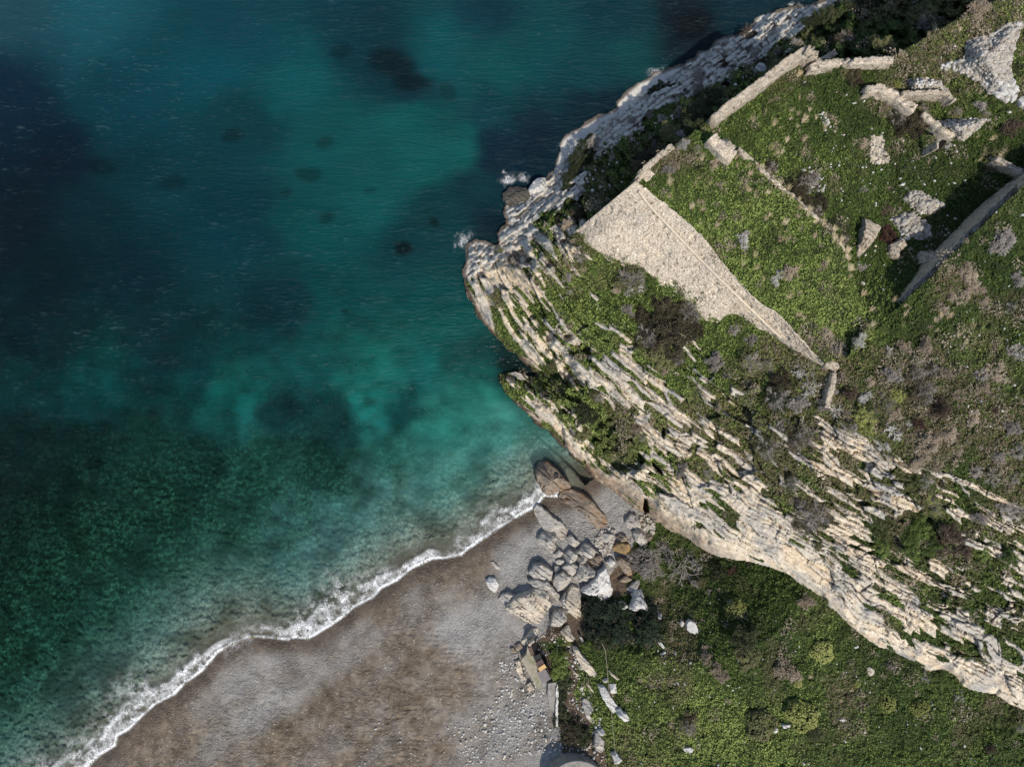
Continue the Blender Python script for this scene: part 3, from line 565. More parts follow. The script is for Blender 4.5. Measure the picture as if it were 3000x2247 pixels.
def ground_cover():
    w = grs.copy(); w[sea] = 0; w *= (GX > -100)
    inv = ((GX > -150) & (GX < 3250) & (GY > -200) & (GY < 2450))
    w = np.where(inv, w, w*.12); w[w < .35] = 0
    w = w.ravel(); w = w/w.sum(); cdf = np.cumsum(w)
    n = 640000; idx = np.searchsorted(cdf, rng.random(n)); idx = np.minimum(idx, Z.size-1)
    px = GX.ravel()[idx]+rng.uniform(-1.5, 1.5, n); py = GY.ravel()[idx]+rng.uniform(-1.5, 1.5, n)
    z = zat(px, py); clump = vn(px/11, py/11, 401); cl2 = vn(px/4.5, py/4.5, 405)
    keep = (clump*.6+cl2*.6+rng.random(n)*.5) > .62
    px, py, z, clump, cl2, idx = [q[keep] for q in (px, py, z, clump, cl2, idx)]; n = len(px)
    z = z+.03+.22*rng.random(n)*clump+.2*np.clip(cl2-.4, 0, 1)
    x, y, z = P(px, py, z)
    br = brown.ravel()[idx]; big = vn(px/120, py/120, 409)
    LP = [(2200,700,.35),(2050,600,.3),(2400,900,.3),(2300,850,.35),(2600,300,-.1),(2450,450,-.1),(2700,750,-.25),(2800,560,-.3),(1950,450,-.05),(1800,450,.1),(2000,350,.05),(2200,180,.1),(2050,2150,.5),(2200,2200,.45),(1950,2050,.3),(2000,1750,-.25),(2150,1700,-.2),(2400,1850,.0),(2700,2020,-.1),(2900,2150,-.1),(2500,2200,.0),(2200,1880,-.2),(2700,1150,-.1),(2900,1050,.1),(2950,900,-.3),(1750,900,.35),(1750,1180,.35),(1830,1280,.3),(2900,50,.2),(2550,30,-.15),(2800,1750,.1),(2350,1450,.3),(2700,1550,-.1)]
    lush_light = gauss(LP, px, py, 90)[0]  # leaf tone by area, with lit and dark patches painted in
    rv = np.clip(rng.random(n)*.7+.5*(cl2-.4)+.5*(big-.5)+.07+lush_light, 0, 1)
    me = leaves_mesh(np.stack([x, y, z], 1), rng.uniform(.05, .145, n)*(.7+.6*clump), 1.25, rv, 'ground_cover', M['ground_leaf'], {'brown': br})
    tag(link('ground_cover', me), 'low green leafy growth and grass covering the headland and the meadow', 'ground cover', None, 'stuff')
ground_cover()
def low_scrub():
    w = np.where((GX > 1300) & (GX < 3150) & (GY > -100) & (GY < 2350), grs, 0)*(.35+.65*brown+.3*(hill > .5)); w[sea] = 0; w[w < .3] = 0
    cdf = np.cumsum(w.ravel()/w.sum()); n = 1500; idx = np.minimum(np.searchsorted(cdf, rng.random(n)), Z.size-1)
    px = GX.ravel()[idx]; py = GY.ravel()[idx]; z0 = zat(px, py); rad = .28+.75*rng.random(n)**2.2; per = 90
    az = rng.uniform(0, 6.283, (n, per)); el = np.arcsin(rng.uniform(.0, 1, (n, per))); rr = rad[:, None]*rng.uniform(.6, 1.08, (n, per))*(1+.2*np.sin(az*3+rng.uniform(0, 6, (n, 1))))
    x, y, z = P(px, py, z0)
    c = np.stack([x[:, None]+rr*np.cos(az)*np.cos(el), y[:, None]+rr*np.sin(az)*np.cos(el), z[:, None]-.03+rr*np.sin(el)*.75], -1).reshape(-1, 3)
    br = brown.ravel()[idx]; kind = rng.random(n)*.85+.4*(br > .35)
    tone_ = np.where(kind > .62, rng.uniform(.3, .8, n), rng.uniform(0, .7, n))
    rv = np.clip(np.repeat(tone_, per)+rng.uniform(-.2, .25, n*per), 0, 1)
    sz = rng.uniform(.05, .13, n*per)*np.repeat(.7+.5*rad, per)
    me = leaves_mesh(c, sz, 1.3, rv, 'low_scrub', M['scrub'], {'brown': np.repeat((kind > .62)*1., per)}, elong=2.)
    tag(link('low_scrub', me), 'low bushy scrub and dry herbs dotted over the green ground', 'scrub', None, 'stuff')
M['scrub'] = (lambda m: m)(mat_leaf('scrub_leaf', (.02, .03, .01), (.08, .1, .03), (.22, .24, .08)))
def _scrub_mix():
    m = M['scrub']; k = N(m.node_tree); b = m.node_tree.nodes['Principled BSDF']; src = b.inputs['Base Color'].links[0].from_socket
    dryc = k.mix(k.attr('rnd'), (.09, .07, .05), (.36, .30, .215)); m.node_tree.links.new(k.mix(k.attr('brown'), src, dryc), b.inputs['Base Color'])
_scrub_mix()
low_scrub()
# ------------------------------------------------------------------ labels that say where a thing stands
LM = [("the headland's western tip",1370,740),("the dark wet shore rock",1500,590),("the great wall's lower corner",1665,700),("the great wall's upper corner",1860,535),("the notch in the great wall",1922,810),("the dark thicket",1975,960),("the wall's right end",2400,1065),("the flank wall",2435,1150),("the sharp grey rock spur",1480,1110),("the dark bush on the shelf",1720,1212),("the dark cave slot",1925,1375),("the tall beach stack",1620,1400),("the orange boulder",1823,1608),("the painted rock",1530,1800),("the dark conifers",1790,1840),("the small shed",1590,1955),("the concrete path",1625,2060),("the round concrete roof",1690,2235),("the white meadow outcrop",2035,1850),("the largest dome",2356,2101),("the pinkish meadow bush",2307,1963),("the lower right corner",2950,2200),("the cliff's leafy patch",2710,1560),("the pale straight top ledge",2480,1280),("the big white dead tree",2617,1250),("the right wall's lower end",2650,890),("the tan shrub column",2840,820),("the broken vault blocks",2545,690),("the yard's rubble piles",2690,640),("the arched doorway",2760,415),("the big rubble heap",2880,150),("the bright ruined wall",2500,180),("the north wall's top corner",2365,145),("the thick wall stub",2125,420),("the terrace's overgrown edge",2330,580),("the northern rocky shore",2050,150),("the right wall's middle",2870,680),("the terrace's lower part",2300,800),("the cliff middle",2200,1430),("the cliff foot bend",2300,1690)]
PENDING = []
def where(px, py):
    d = [(math.hypot(px-x, py-y), n, x, y) for n, x, y in LM]; d0, n, x, y = min(d)
    if d0 < 22: return 'at '+n
    dx, dy = px-x, py-y; s = ''
    if abs(dy) > abs(dx)*.42: s = 'above' if dy < 0 else 'below'
    if abs(dx) > abs(dy)*.42: s = (s+' ' if s else '')+('right of' if dx > 0 else 'left of')
    return s+' '+n
def mark(o, look, cat, px, py, group=None):
    PENDING.append((o, look, px, py)); o['category'] = cat
    if group: o['group'] = group
def finish_labels():
    by = {}
    for o, look, px, py in PENDING: by.setdefault(look+', '+where(px, py), []).append((px, py, o))
    num = {2:'two',3:'three',4:'four',5:'five',6:'six',7:'seven',8:'eight',9:'nine',10:'ten'}
    od = ['leftmost','second from left','third from left','fourth from left','fifth from left','sixth from left','seventh from left','eighth from left','ninth from left','tenth from left']
    for lab, L in by.items():
        L.sort(key=lambda q: (q[0], q[1])); n = len(L)
        for i, (px, py, o) in enumerate(L):
            if n == 1: o['label'] = lab; continue
            t = ('left of two', 'right of two')[i] if n == 2 else ('rightmost' if i == n-1 else od[min(i, 9)])+' of '+num.get(n, str(n))
            o['label'] = lab+', '+t
# ------------------------------------------------------------------ shrubs and trees
def tubes(a, b, ra, rb):                          # three sided tapering twigs
    d = b-a; L = np.linalg.norm(d, axis=1)[:, None]+1e-9; d = d/L
    h = np.where(np.abs(d[:, 2:3]) > .9, [[1., 0, 0]], [[0., 0, 1]]); u = np.cross(d, h); u /= np.linalg.norm(u, axis=1)[:, None]; w = np.cross(d, u)
    vs = []
    for k_ in range(3):
        t = 2*math.pi*k_/3; vs.append(a+(u*math.cos(t)+w*math.sin(t))*ra[:, None])
    for k_ in range(3):
        t = 2*math.pi*k_/3; vs.append(b+(u*math.cos(t)+w*math.sin(t))*rb[:, None])
    v = np.stack(vs, 1).reshape(-1, 3); i = (np.arange(len(a))*6)[:, None]
    f = np.concatenate([i+np.array([[0, 1, 4, 3]]), i+np.array([[1, 2, 5, 4]]), i+np.array([[2, 0, 3, 5]])], 0)
    return v, f
def grow(seed, levels, spread, up=.5, flat=.75, r0=.035):
    """levels: (count, length, radius) -> list of (v,f) per level; unit radius plant"""
    r = np.random.default_rng(seed); out = []
    n = levels[0][0]; az = r.uniform(0, 2*np.pi, n)+np.arange(n)*2.4; el = np.clip(r.normal(.75, .35, n), .12, 1.5)
    st = np.zeros((n, 3))+r.normal(0, .03, (n, 3))*[1, 1, 0]; dr = np.stack([np.cos(az)*np.cos(el), np.sin(az)*np.cos(el), np.sin(el)*flat], 1)
    for li, (cnt, ln, rad) in enumerate(levels):
        if li:
            m = len(st0)*cnt; p = np.repeat(np.arange(len(st0)), cnt); t = r.uniform(.35, 1, m)
            st = st0[p]+(en0[p]-st0[p])*t[:, None]
            dr = dr0[p]+r.normal(0, spread, (m, 3)); dr[:, 2] += up*.25
        dr = dr/np.linalg.norm(dr, axis=1)[:, None]; L = ln*r.uniform(.6, 1.3, len(dr))[:, None]
        mid = st+dr*L*.5; d2 = dr+r.normal(0, .28, dr.shape); d2 /= np.linalg.norm(d2, axis=1)[:, None]; en = mid+d2*L*.5
        en[:, 2] = np.maximum(en[:, 2], .02)
        ra = np.full(len(dr), rad)
        v1, f1_ = tubes(st, mid, ra, ra*.8); v2, f2_ = tubes(mid, en, ra*.8, ra*.5)
        out.append((np.r_[v1, v2], np.r_[f1_, f2_+len(v1)])); st0, en0, dr0 = st, en, d2
    return out
def merge(L):
    v = []; f = []; o = 0
    for a, b in L: v.append(a); f.append(b+o); o += len(a)
    return np.concatenate(v), np.concatenate(f)
def leafball(seed, nclump, per, size, crad, irregular=.16, hgt=.8, hollow=.7):
    r = np.random.default_rng(seed); az = r.uniform(0, 2*np.pi, nclump); u = r.uniform(-.05, 1, nclump); el = np.arcsin(u)
    lob = 1+irregular*np.sin(az*3+seed)*.8+irregular*np.sin(az*5+2*seed)
    rr = r.uniform(hollow, 1, nclump)*lob*.88
    cc = np.stack([np.cos(az)*np.cos(el)*rr, np.sin(az)*np.cos(el)*rr, .06+np.sin(el)*rr*hgt], 1)
    tone_ = r.random(nclump)
    c = np.repeat(cc, per, 0)+r.normal(0, crad, (nclump*per, 3)); c[:, 2] = np.maximum(c[:, 2], .01)
    rv = np.clip(np.repeat(tone_, per)*.6+r.random(nclump*per)*.5-.05, 0, 1)
    return c, r.uniform(.6, 1.3, nclump*per)*size, rv
for key, args in {
 'tan': ((.34,.27,.19),(.52,.43,.32),(.68,.58,.45)), 'grey': ((.26,.23,.2),(.42,.38,.34),(.55,.51,.46)), 'white': ((.5,.47,.42),(.66,.63,.58),(.78,.75,.7)),
 'red': ((.06,.03,.025),(.13,.07,.055),(.2,.12,.09)), 'brownw': ((.09,.065,.045),(.18,.135,.1),(.28,.22,.16)), 'straw': ((.30,.23,.13),(.48,.39,.24),(.62,.54,.36)),
 'dark': ((.012,.016,.007),(.032,.042,.016),(.08,.09,.04)), 'thick': ((.02,.017,.01),(.06,.05,.028),(.14,.115,.065)), 'olive': ((.035,.04,.015),(.12,.12,.05),(.25,.24,.11)), 'yellow': ((.05,.06,.014),(.23,.25,.065),(.46,.47,.16)),
 'green': ((.018,.032,.008),(.08,.12,.026),(.2,.26,.065)), 'conifer': ((.008,.015,.009),(.018,.032,.018),(.04,.06,.03)), 'grassg': ((.08,.09,.04),(.2,.2,.1),(.4,.37,.2))}.items():
    M[key] = mat_leaf(key+'_growth', *args)
BARE = [(10, .5, .026), (5, .36, .016), (5, .24, .0125), (4, .16, .010)]
DEAD = [(6, .55, .034), (4, .42, .022), (4, .26, .015), (3, .15, .011)]
LIB = {}
def lib(kind, mat, k_):
    """returns list of (part name, mesh) for one variant of a plant kind"""
    key = (kind, mat, k_)
    if key in LIB: return LIB[key]
    sd = hash((kind, k_)) % 1000 if False else sum(map(ord, kind))*7+k_*31
    parts = []
    def tw(lv, sub, nm, m):
        v, f = merge(lv); parts.append((nm, newmesh(nm, v, f, m, {'rnd': np.repeat(np.random.default_rng(sd).random(len(v)//6+1), 6)[:len(v)]})))
    def lf(c, s, rv, nm, m, tilt=1.2, el=1.5): parts.append((nm, leaves_mesh(c, s, tilt, rv, nm, m, elong=el)))
    if kind == 'bare':
        g_ = grow(sd, BARE, .55); tw(g_[:2], 0, 'stems', M[mat]); tw(g_[2:], 0, 'twigs', M[mat])
    elif kind == 'fuzzy':                        # dense fine twigs, rounded outline
        g_ = grow(sd, [(16, .5, .022), (6, .34, .013), (6, .2, .012), (6, .14, .0115)], .5, 1.); tw(g_[:2], 0, 'stems', M[mat]); tw(g_[2:], 0, 'twigs', M[mat])
    elif kind == 'dead':
        g_ = grow(sd, DEAD, .6, .3, .6); tw([tubes(np.array([[0, 0, -.1]]), np.array([[.02, 0, .16]]), np.array([.06]), np.array([.045]))], 0, 'trunk', M[mat]); tw(g_, 0, 'branches', M[mat])
    elif kind == 'leafy':
        g_ = grow(sd, [(6, .5, .03), (4, .4, .018)], .5); tw(g_, 0, 'stems', M['brownw']); c, s, rv = leafball(sd, 120, 40, .062, .075, .22); lf(c, s, rv, 'foliage', M[mat])
    elif kind == 'dome':                         # tight cushion of little heads
        g_ = grow(sd, [(6, .5, .03), (4, .4, .018)], .5); tw(g_, 0, 'stems', M['brownw']); c, s, rv = leafball(sd, 460, 10, .066, .024, .08, .85, .9); lf(c, s, rv, 'foliage', M[mat], .9, 1.2)
    elif kind == 'tree':
        g_ = grow(sd, [(3, .7, .06), (4, .5, .03), (3, .3, .02)], .5, 1, 1.3); tw(g_, 0, 'trunk', M['brownw']); c, s, rv = leafball(sd, 230, 40, .05, .06, .12, 1.25, .55); lf(c, s, rv, 'crown', M[mat])
    elif kind == 'mixed':                        # twigs showing through thin leaves
        g_ = grow(sd, BARE, .55); tw(g_[:2], 0, 'stems', M['grey']); tw(g_[2:], 0, 'twigs', M['grey']); c, s, rv = leafball(sd, 75, 26, .06, .09); lf(c, s, rv, 'foliage', M[mat])
    elif kind == 'tuft':
        r = np.random.default_rng(sd); n = 110; az = r.uniform(0, 2*np.pi, n); sp = r.uniform(.05, .55, n)
        b0 = np.stack([np.cos(az)*.12*r.random(n), np.sin(az)*.12*r.random(n), 0*az], 1)
        d = np.stack([np.cos(az)*sp+.42, np.sin(az)*sp+.55, r.uniform(.5, .9, n)], 1); L = r.uniform(.6, 1.15, n)[:, None]
        mid = b0+d*L*.5; en = mid+(d*[1.5, 1.5, .3])*L*.5; sd_ = np.stack([-np.sin(az), np.cos(az), 0*az], 1)*.022
        v = np.stack([b0-sd_, b0+sd_, mid+sd_, mid-sd_, mid-sd_, mid+sd_, en+sd_*.3, en-sd_*.3], 1).reshape(-1, 3)
        parts.append(('blades', newmesh('grass_tuft', v, np.arange(n*8).reshape(-1, 4), M[mat], {'rnd': np.repeat(r.random(n), 8)})))
    LIB[key] = parts; return parts
NV = {'bare': 4, 'fuzzy': 3, 'dead': 3, 'leafy': 3, 'dome': 2, 'tree': 2, 'mixed': 3, 'tuft': 3}
LOOK = {('bare','tan'):'bare tan twiggy shrub',('bare','grey'):'bare grey twiggy shrub',('bare','white'):'bare pale twiggy shrub',('bare','red'):'reddish bare twiggy shrub',('bare','brownw'):'dark bare twiggy shrub',
 ('fuzzy','tan'):'dense tan twiggy bush',('fuzzy','grey'):'dense grey twiggy bush',('fuzzy','white'):'dense cream twiggy bush',('fuzzy','brownw'):'dense brown twiggy bush',('fuzzy','red'):'reddish brown dry bush',
 ('dead','white'):'white branching dead tree',('dead','grey'):'grey branching leafless tree',('leafy','dark'):'dark leafy bush',('leafy','thick'):'dark brown dense bush',('leafy','olive'):'olive leafy bush',('leafy','green'):'bright green leafy bush',('leafy','yellow'):'yellow-green leafy bush',
 ('dome','yellow'):'round yellow-green dome bush',('dome','olive'):'round dull green dome bush',('dome','dark'):'round dark green dome bush',('tree','dark'):'dark green tree',('tree','conifer'):'tall dark conifer',('mixed','olive'):'thin olive leafed bush',('mixed','green'):'thin green leafed bush',('mixed','dark'):'thin dark leafed bush',('mixed','thick'):'thin brownish leafed bush',('mixed','yellow'):'thin yellow leafed bush'}
CNT = 0
def plant(kind, mat, px, py, r, zoff=0, hs=1.):
    """px,py,r = middle and radius of the crown in the photograph"""
    global CNT; CNT += 1
    zg = float(zat(px, py)); r = r*1.16; s = .0005*(H-zg)*r; zc = zg+.35*s
    for _ in range(2):                            # foot lies under the crown
        x, y, _z = P(px, py, zc); qx_, qy_ = 1500+x/(.0005*(H-zg)), 1123.5-y/(.0005*(H-zg)); zg = float(zat(qx_, qy_)); zc = zg+.4*s
    x, y, _z = P(px, py, zc)
    nm = {'dead': 'dead_tree', 'tree': 'conifer' if mat == 'conifer' else 'tree', 'dome': 'dome_bush', 'leafy': 'leafy_bush', 'mixed': 'leafy_bush', 'bare': 'bare_shrub', 'fuzzy': 'twiggy_bush'}[kind]
    e = bpy.data.objects.new(nm, None); COL.objects.link(e); e.location = (x, y, zg-.05+zoff); e.empty_display_size = .3
    a = random.uniform(0, 6.28); e.rotation_euler = (0, 0, a)
    e.scale = (s*random.uniform(.92, 1.1), s*random.uniform(.92, 1.1), s*random.uniform(.8, 1.)*hs)
    for pn, me in lib(kind, mat, CNT % NV[kind]): link(pn, me, e)
    sz = 'small ' if r < 18 else ('large ' if r >= 46 else '')
    cat = {'dead': 'tree', 'tree': 'tree'}.get(kind, 'bush')
    mark(e, sz+LOOK[(kind, mat)], cat, px, py, {'bush': 'shrubs growing on the headland', 'tree': 'trees on the headland'}[cat])
VEG = [('leafy','thick',2345,562,24),('mixed','thick',2392,618,26),('leafy','dark',2440,655,22),('leafy','dark',2308,532,18),('mixed','thick',2262,488,20),('mixed','thick',2478,700,18),('leafy','thick',2370,590,20),('bare','brownw',2191,106,34),('fuzzy','grey',2050,218,26),('fuzzy','grey',2053,262,26),('dead','white',1979,242,22),('bare','grey',2145,231,14),('fuzzy','grey',2224,152,22),('fuzzy','grey',2332,130,20),('bare','grey',2273,152,14),('leafy','dark',2040,335,42),('leafy','dark',2080,300,36),('leafy','dark',2040,375,30),('leafy','dark',2100,285,24),('leafy','yellow',2012,301,17),('bare','grey',1996,329,26),('fuzzy','grey',1906,340,18),('fuzzy','grey',1944,350,18),('fuzzy','grey',1860,352,20),('leafy','olive',1963,385,26),('dead','white',1862,428,24),('fuzzy','grey',1917,413,25),('fuzzy','red',1890,443,14),('fuzzy','white',1993,398,17),('fuzzy','white',2001,422,18),('mixed','olive',2044,435,15),('bare','grey',2126,128,16),('fuzzy','brownw',2130,180,28),
 ('leafy','dark',2430,48,34),('leafy','dark',2490,30,34),('leafy','dark',2560,8,34),('leafy','dark',2380,66,26),('leafy','dark',2630,-15,34),('leafy','dark',2690,-30,30),('leafy','dark',1936,258,20),('leafy','dark',1915,268,15),('leafy','dark',1962,252,14),
 ('leafy','dark',1700,465,32),('leafy','dark',1722,425,26),('leafy','dark',1689,509,32),('leafy','dark',1665,545,22),('fuzzy','grey',1743,415,20),('fuzzy','grey',1798,456,20),('bare','grey',1798,408,16),('leafy','thick',1905,465,26),('leafy','thick',1872,490,22),('leafy','thick',1935,448,20),('dead','white',1700,560,14),('fuzzy','tan',1667,661,20),('leafy','thick',1696,630,24),('bare','white',1631,592,15),('leafy','thick',1640,645,12),
 ('mixed','olive',1703,751,30),('mixed','olive',1859,816,46),('fuzzy','white',1862,836,34),('leafy','green',1912,822,20),('leafy','green',1905,850,16),('fuzzy','tan',1812,846,17),('fuzzy','grey',1664,813,17),('mixed','yellow',1678,853,27),('mixed','thick',1511,770,24),('leafy','olive',1457,868,20),('leafy','olive',1468,888,17),('leafy','olive',1464,737,10),('fuzzy','grey',1841,914,24),('leafy','green',1740,790,18),
 ('leafy','thick',1955,905,40),('mixed','thick',2020,910,40),('mixed','thick',1905,985,44),('leafy','thick',1975,985,52),('leafy','olive',1945,1045,36),('leafy','thick',2040,960,26),('leafy','thick',1890,930,28),('mixed','thick',1990,1050,28),
 ('bare','white',2019,984,20),('fuzzy','grey',2101,1057,30),('mixed','olive',2199,1062,38),('mixed','olive',2255,1070,24),('fuzzy','grey',2153,962,20),('fuzzy','grey',2207,994,20),('dead','white',2362,1085,32),('dead','white',2373,1136,28),('bare','grey',2440,1140,20),('mixed','thick',2452,1112,20),('fuzzy','grey',2418,1185,24),('leafy','thick',2294,1122,36),('mixed','dark',2280,1171,42),('fuzzy','grey',2348,1185,36),('bare','white',2432,1168,20),('fuzzy','tan',1941,1084,17),('mixed','green',2130,1100,20),
 ('fuzzy','tan',2318,795,26),('bare','white',2290,800,16),('bare','white',2269,826,18),('fuzzy','tan',2421,975,20),('fuzzy','grey',2459,1011,24),('fuzzy','tan',2432,1000,18),('bare','white',2175,708,28),('bare','tan',2140,720,18),('bare','grey',2185,690,20),('fuzzy','tan',1980,487,15),('bare','grey',1960,500,22),('fuzzy','tan',2090,483,19),
 ('bare','white',2528,995,28),('dead','white',2622,1036,22),('fuzzy','tan',2650,1012,24),('fuzzy','tan',2715,1012,30),('mixed','olive',2688,1063,20),('fuzzy','grey',2618,1095,30),('mixed','thick',2688,1098,30),('mixed','thick',2735,1085,24),('fuzzy','tan',2770,1095,26),('fuzzy','tan',2549,1120,16),('bare','white',2538,1166,24),('fuzzy','brownw',2495,1153,26),('leafy','yellow',2634,1160,20),('mixed','olive',2601,1185,30),('fuzzy','tan',2620,1210,24),('mixed','thick',2712,1144,38),('bare','brownw',2690,1175,30),('bare','tan',2810,1158,26),('fuzzy','brownw',2767,1193,36),('fuzzy','brownw',2740,1210,24),('dead','white',2455,1210,24),('leafy','yellow',2536,1220,28),('leafy','yellow',2545,1262,24),('mixed','olive',2500,1250,20),('dead','white',2617,1250,38),('bare','white',2668,1240,16),('fuzzy','red',2695,1245,20),('dead','white',2547,1302,16),('dead','white',2590,1310,19),('fuzzy','tan',2851,1226,24),('fuzzy','tan',2788,1272,24),('fuzzy','tan',2720,1300,34),('fuzzy','tan',2755,1285,22),('bare','tan',2810,1321,20),('fuzzy','grey',2880,1095,26),('bare','tan',2925,1090,32),('fuzzy','tan',2886,1142,24),('bare','grey',2978,1030,34),('fuzzy','grey',2968,1250,28),('fuzzy','grey',2935,1334,28),('fuzzy','grey',2985,1320,24),('fuzzy','tan',2767,903,18),('fuzzy','brownw',2920,1200,16),
 ('fuzzy','grey',2943,705,34),('fuzzy','grey',2918,722,24),('fuzzy','tan',2829,785,24),('fuzzy','tan',2842,815,25),('fuzzy','tan',2855,842,24),('fuzzy','tan',2791,865,20),('fuzzy','tan',2824,870,20),('fuzzy','tan',2873,852,20),('fuzzy','tan',2888,882,18),('fuzzy','red',2608,690,28),('bare','red',2600,672,24),('fuzzy','grey',2525,787,18),('fuzzy','brownw',2598,612,20),('leafy','thick',2405,591,22),('mixed','thick',2362,535,36),('bare','grey',2385,525,24),('bare','grey',2530,553,14),('fuzzy','grey',2985,820,26),('mixed','dark',2965,900,20),
 ('fuzzy','tan',2873,24,30),('fuzzy','tan',2865,57,24),('bare','grey',2725,65,26),('leafy','olive',2596,133,28),('leafy','olive',2568,122,20),('mixed','thick',2481,114,28),('leafy','thick',2503,215,26),('leafy','olive',2480,208,18),('leafy','thick',2520,240,16),('leafy','yellow',2631,244,15),('fuzzy','tan',2596,318,20),('mixed','thick',2639,338,32),('leafy','thick',2690,360,34),('leafy','thick',2650,368,24),('bare','grey',2715,312,22),('mixed','olive',2807,331,22),('fuzzy','grey',2875,307,22),('mixed','olive',2889,331,16),('fuzzy','brownw',2972,375,32),('bare','white',2777,425,20),('fuzzy','tan',2530,415,18),('mixed','olive',2807,405,14),('leafy','dark',2985,190,20),('fuzzy','brownw',2920,490,20),('fuzzy','brownw',2440,120,20),
 ('leafy','dark',1720,1210,38),('leafy','olive',1628,1073,20),('mixed','olive',1753,1163,22),('leafy','olive',1712,1270,22),('leafy','olive',1695,1280,16),('fuzzy','tan',1848,1217,14),('fuzzy','tan',1872,1255,18),('bare','brownw',1592,1160,14),('mixed','green',1885,1280,18),('fuzzy','tan',1668,1105,11),
 ('mixed','olive',2253,1317,38),('mixed','olive',2225,1295,20),('mixed','thick',2362,1281,44),('mixed','thick',2330,1300,28),('bare','grey',2294,1250,34),('mixed','thick',2389,1500,50),('mixed','thick',2370,1540,36),('mixed','thick',2420,1520,30),('mixed','dark',2321,1412,26),('leafy','olive',2402,1600,16),('fuzzy','grey',1995,1378,22),('mixed','olive',2076,1390,20),('mixed','thick',2350,1470,28),
 ('fuzzy','brownw',2790,1572,40),('fuzzy','brownw',2825,1612,32),('fuzzy','brownw',2760,1600,26),('leafy','green',2700,1550,40),('leafy','green',2680,1600,36),('leafy','green',2730,1600,30),('leafy','green',2680,1570,30),('mixed','yellow',2739,1470,22),('mixed','yellow',2745,1497,16),('dead','grey',2916,1395,30),('bare','grey',2943,1476,34),('bare','grey',2980,1500,30),('bare','tan',2699,1354,34),('bare','tan',2740,1365,24),('fuzzy','tan',2807,1350,20),('leafy','green',2590,1610,22),('bare','grey',2875,1517,26),('leafy','green',2960,1640,24),('leafy','green',2885,1620,22),('mixed','green',2715,1405,26),('fuzzy','grey',2860,1380,20),('dead','grey',2970,1400,22),
 ('fuzzy','tan',2068,1908,17),('fuzzy','tan',2080,1935,22),('fuzzy','tan',2108,1962,26),('fuzzy','tan',2120,1985,20),('fuzzy','tan',2307,1958,32),('fuzzy','tan',2328,1978,22),('dome','yellow',2340,2004,13),('dome','yellow',2414,1914,33),('dome','yellow',2356,2101,46),('dome','dark',2388,2152,24),('dome','olive',2234,2128,44),('mixed','olive',2022,2135,28),('bare','brownw',2015,2110,26),('tree','dark',2185,1878,44),('leafy','olive',2197,1930,34),('dome','yellow',2159,1790,32),('bare','white',2148,1770,20),('dome','olive',2055,1708,19),('leafy','dark',2107,1680,24),('bare','red',2150,1675,18),('dead','grey',2003,1656,54),('dead','grey',2040,1640,34),('bare','grey',1909,1650,56),('bare','grey',1860,1650,30),('bare','grey',1950,1620,30),('bare','grey',2079,1736,13),('fuzzy','tan',2367,1768,28),
 ('tree','conifer',1740,1775,40),('tree','conifer',1790,1800,46),('tree','conifer',1750,1840,44),('tree','conifer',1815,1860,40),('tree','conifer',1900,1815,42),('tree','conifer',1905,1860,42),('tree','conifer',1865,1800,28),('tree','dark',1770,1880,30),('leafy','green',1855,1845,18),
 ('dome','yellow',2603,2064,28),('dome','yellow',2700,2078,29),('dome','yellow',2513,2004,11),('dead','white',2807,2038,22),('bare','grey',2613,1958,17),('leafy','green',2750,1998,30),('mixed','green',2720,1985,22),('leafy','green',2958,2156,22),('mixed','green',2985,2130,22),('fuzzy','brownw',2910,2199,18),('leafy','green',2480,1850,22),
 ('leafy','green',1643,1971,28),('leafy','dark',1657,2003,26),('leafy','green',1635,1930,22),('dome','olive',1662,1917,12),('leafy','dark',1649,2096,22),('leafy','thick',1680,2140,32),('leafy','dark',1710,2160,30),('leafy','thick',1670,2165,24),('bare','brownw',1620,1851,24),('bare','brownw',1640,1845,18),('leafy','yellow',1668,1881,13),('leafy','green',1722,1896,16),('leafy','dark',1645,2040,20),('leafy','dark',1635,2120,14)]
for a in VEG: plant(*a)
# dry grass tufts
def tufts(pts, mat, label, group, r=(14, 24)):
    for px, py in pts:
        z = float(zat(px, py)); x, y, z = P(px, py, z-.03); s = .021*random.uniform(*r)
        o = link('grass_tuft', lib('tuft', mat, random.randrange(3))[0][1], None, (x, y, z)); o.scale = (s*1.2, s*1.2, s); o.rotation_euler = (0, 0, random.uniform(-.5, .5))
        tag(o, label, 'grass tuft', group)
def scatter(poly, n, seed, avoid=22):
    r = np.random.default_rng(seed); p = np.array(poly); lo, hi = p.min(0), p.max(0); out = []
    t = 0
    while len(out) < n and t < 6000:
        t += 1; q = lo+(hi-lo)*r.random(2)
        if pip(poly, np.array([q[0]]), np.array([q[1]]))[0] and vn(np.array([q[0]/60]), np.array([q[1]/60]), seed)[0] > .38: out.append(tuple(q))
    return out
edge = []
for (x1, y1), (x2, y2) in zip(TEDGE[2:-1], TEDGE[3:]):
    n = int(math.hypot(x2-x1, y2-y1)/9)
    for i in range(n): (edge.append((x1+(x2-x1)*i/n+random.uniform(-20, 6), y1+(y2-y1)*i/n+random.uniform(-2, 20))) if random.random() < .8 else None)
tufts(edge, 'straw', 'straw coloured grass tuft in the row along the overgrown edge of the terrace', 'straw tufts along the terrace edge')
tufts(scatter([(1920,560),(2000,460),(2140,440),(2440,760),(2430,960),(2360,960),(2060,680)], 75, 5), 'straw', 'straw coloured grass tuft on the grassy terrace above the great wall', 'straw tufts on the terrace')
tufts(scatter([(2120,380),(2360,190),(2500,300),(2480,420),(2250,480)], 42, 9), 'straw', 'straw coloured grass tuft in the yard behind the north wall', 'straw tufts in the yard')
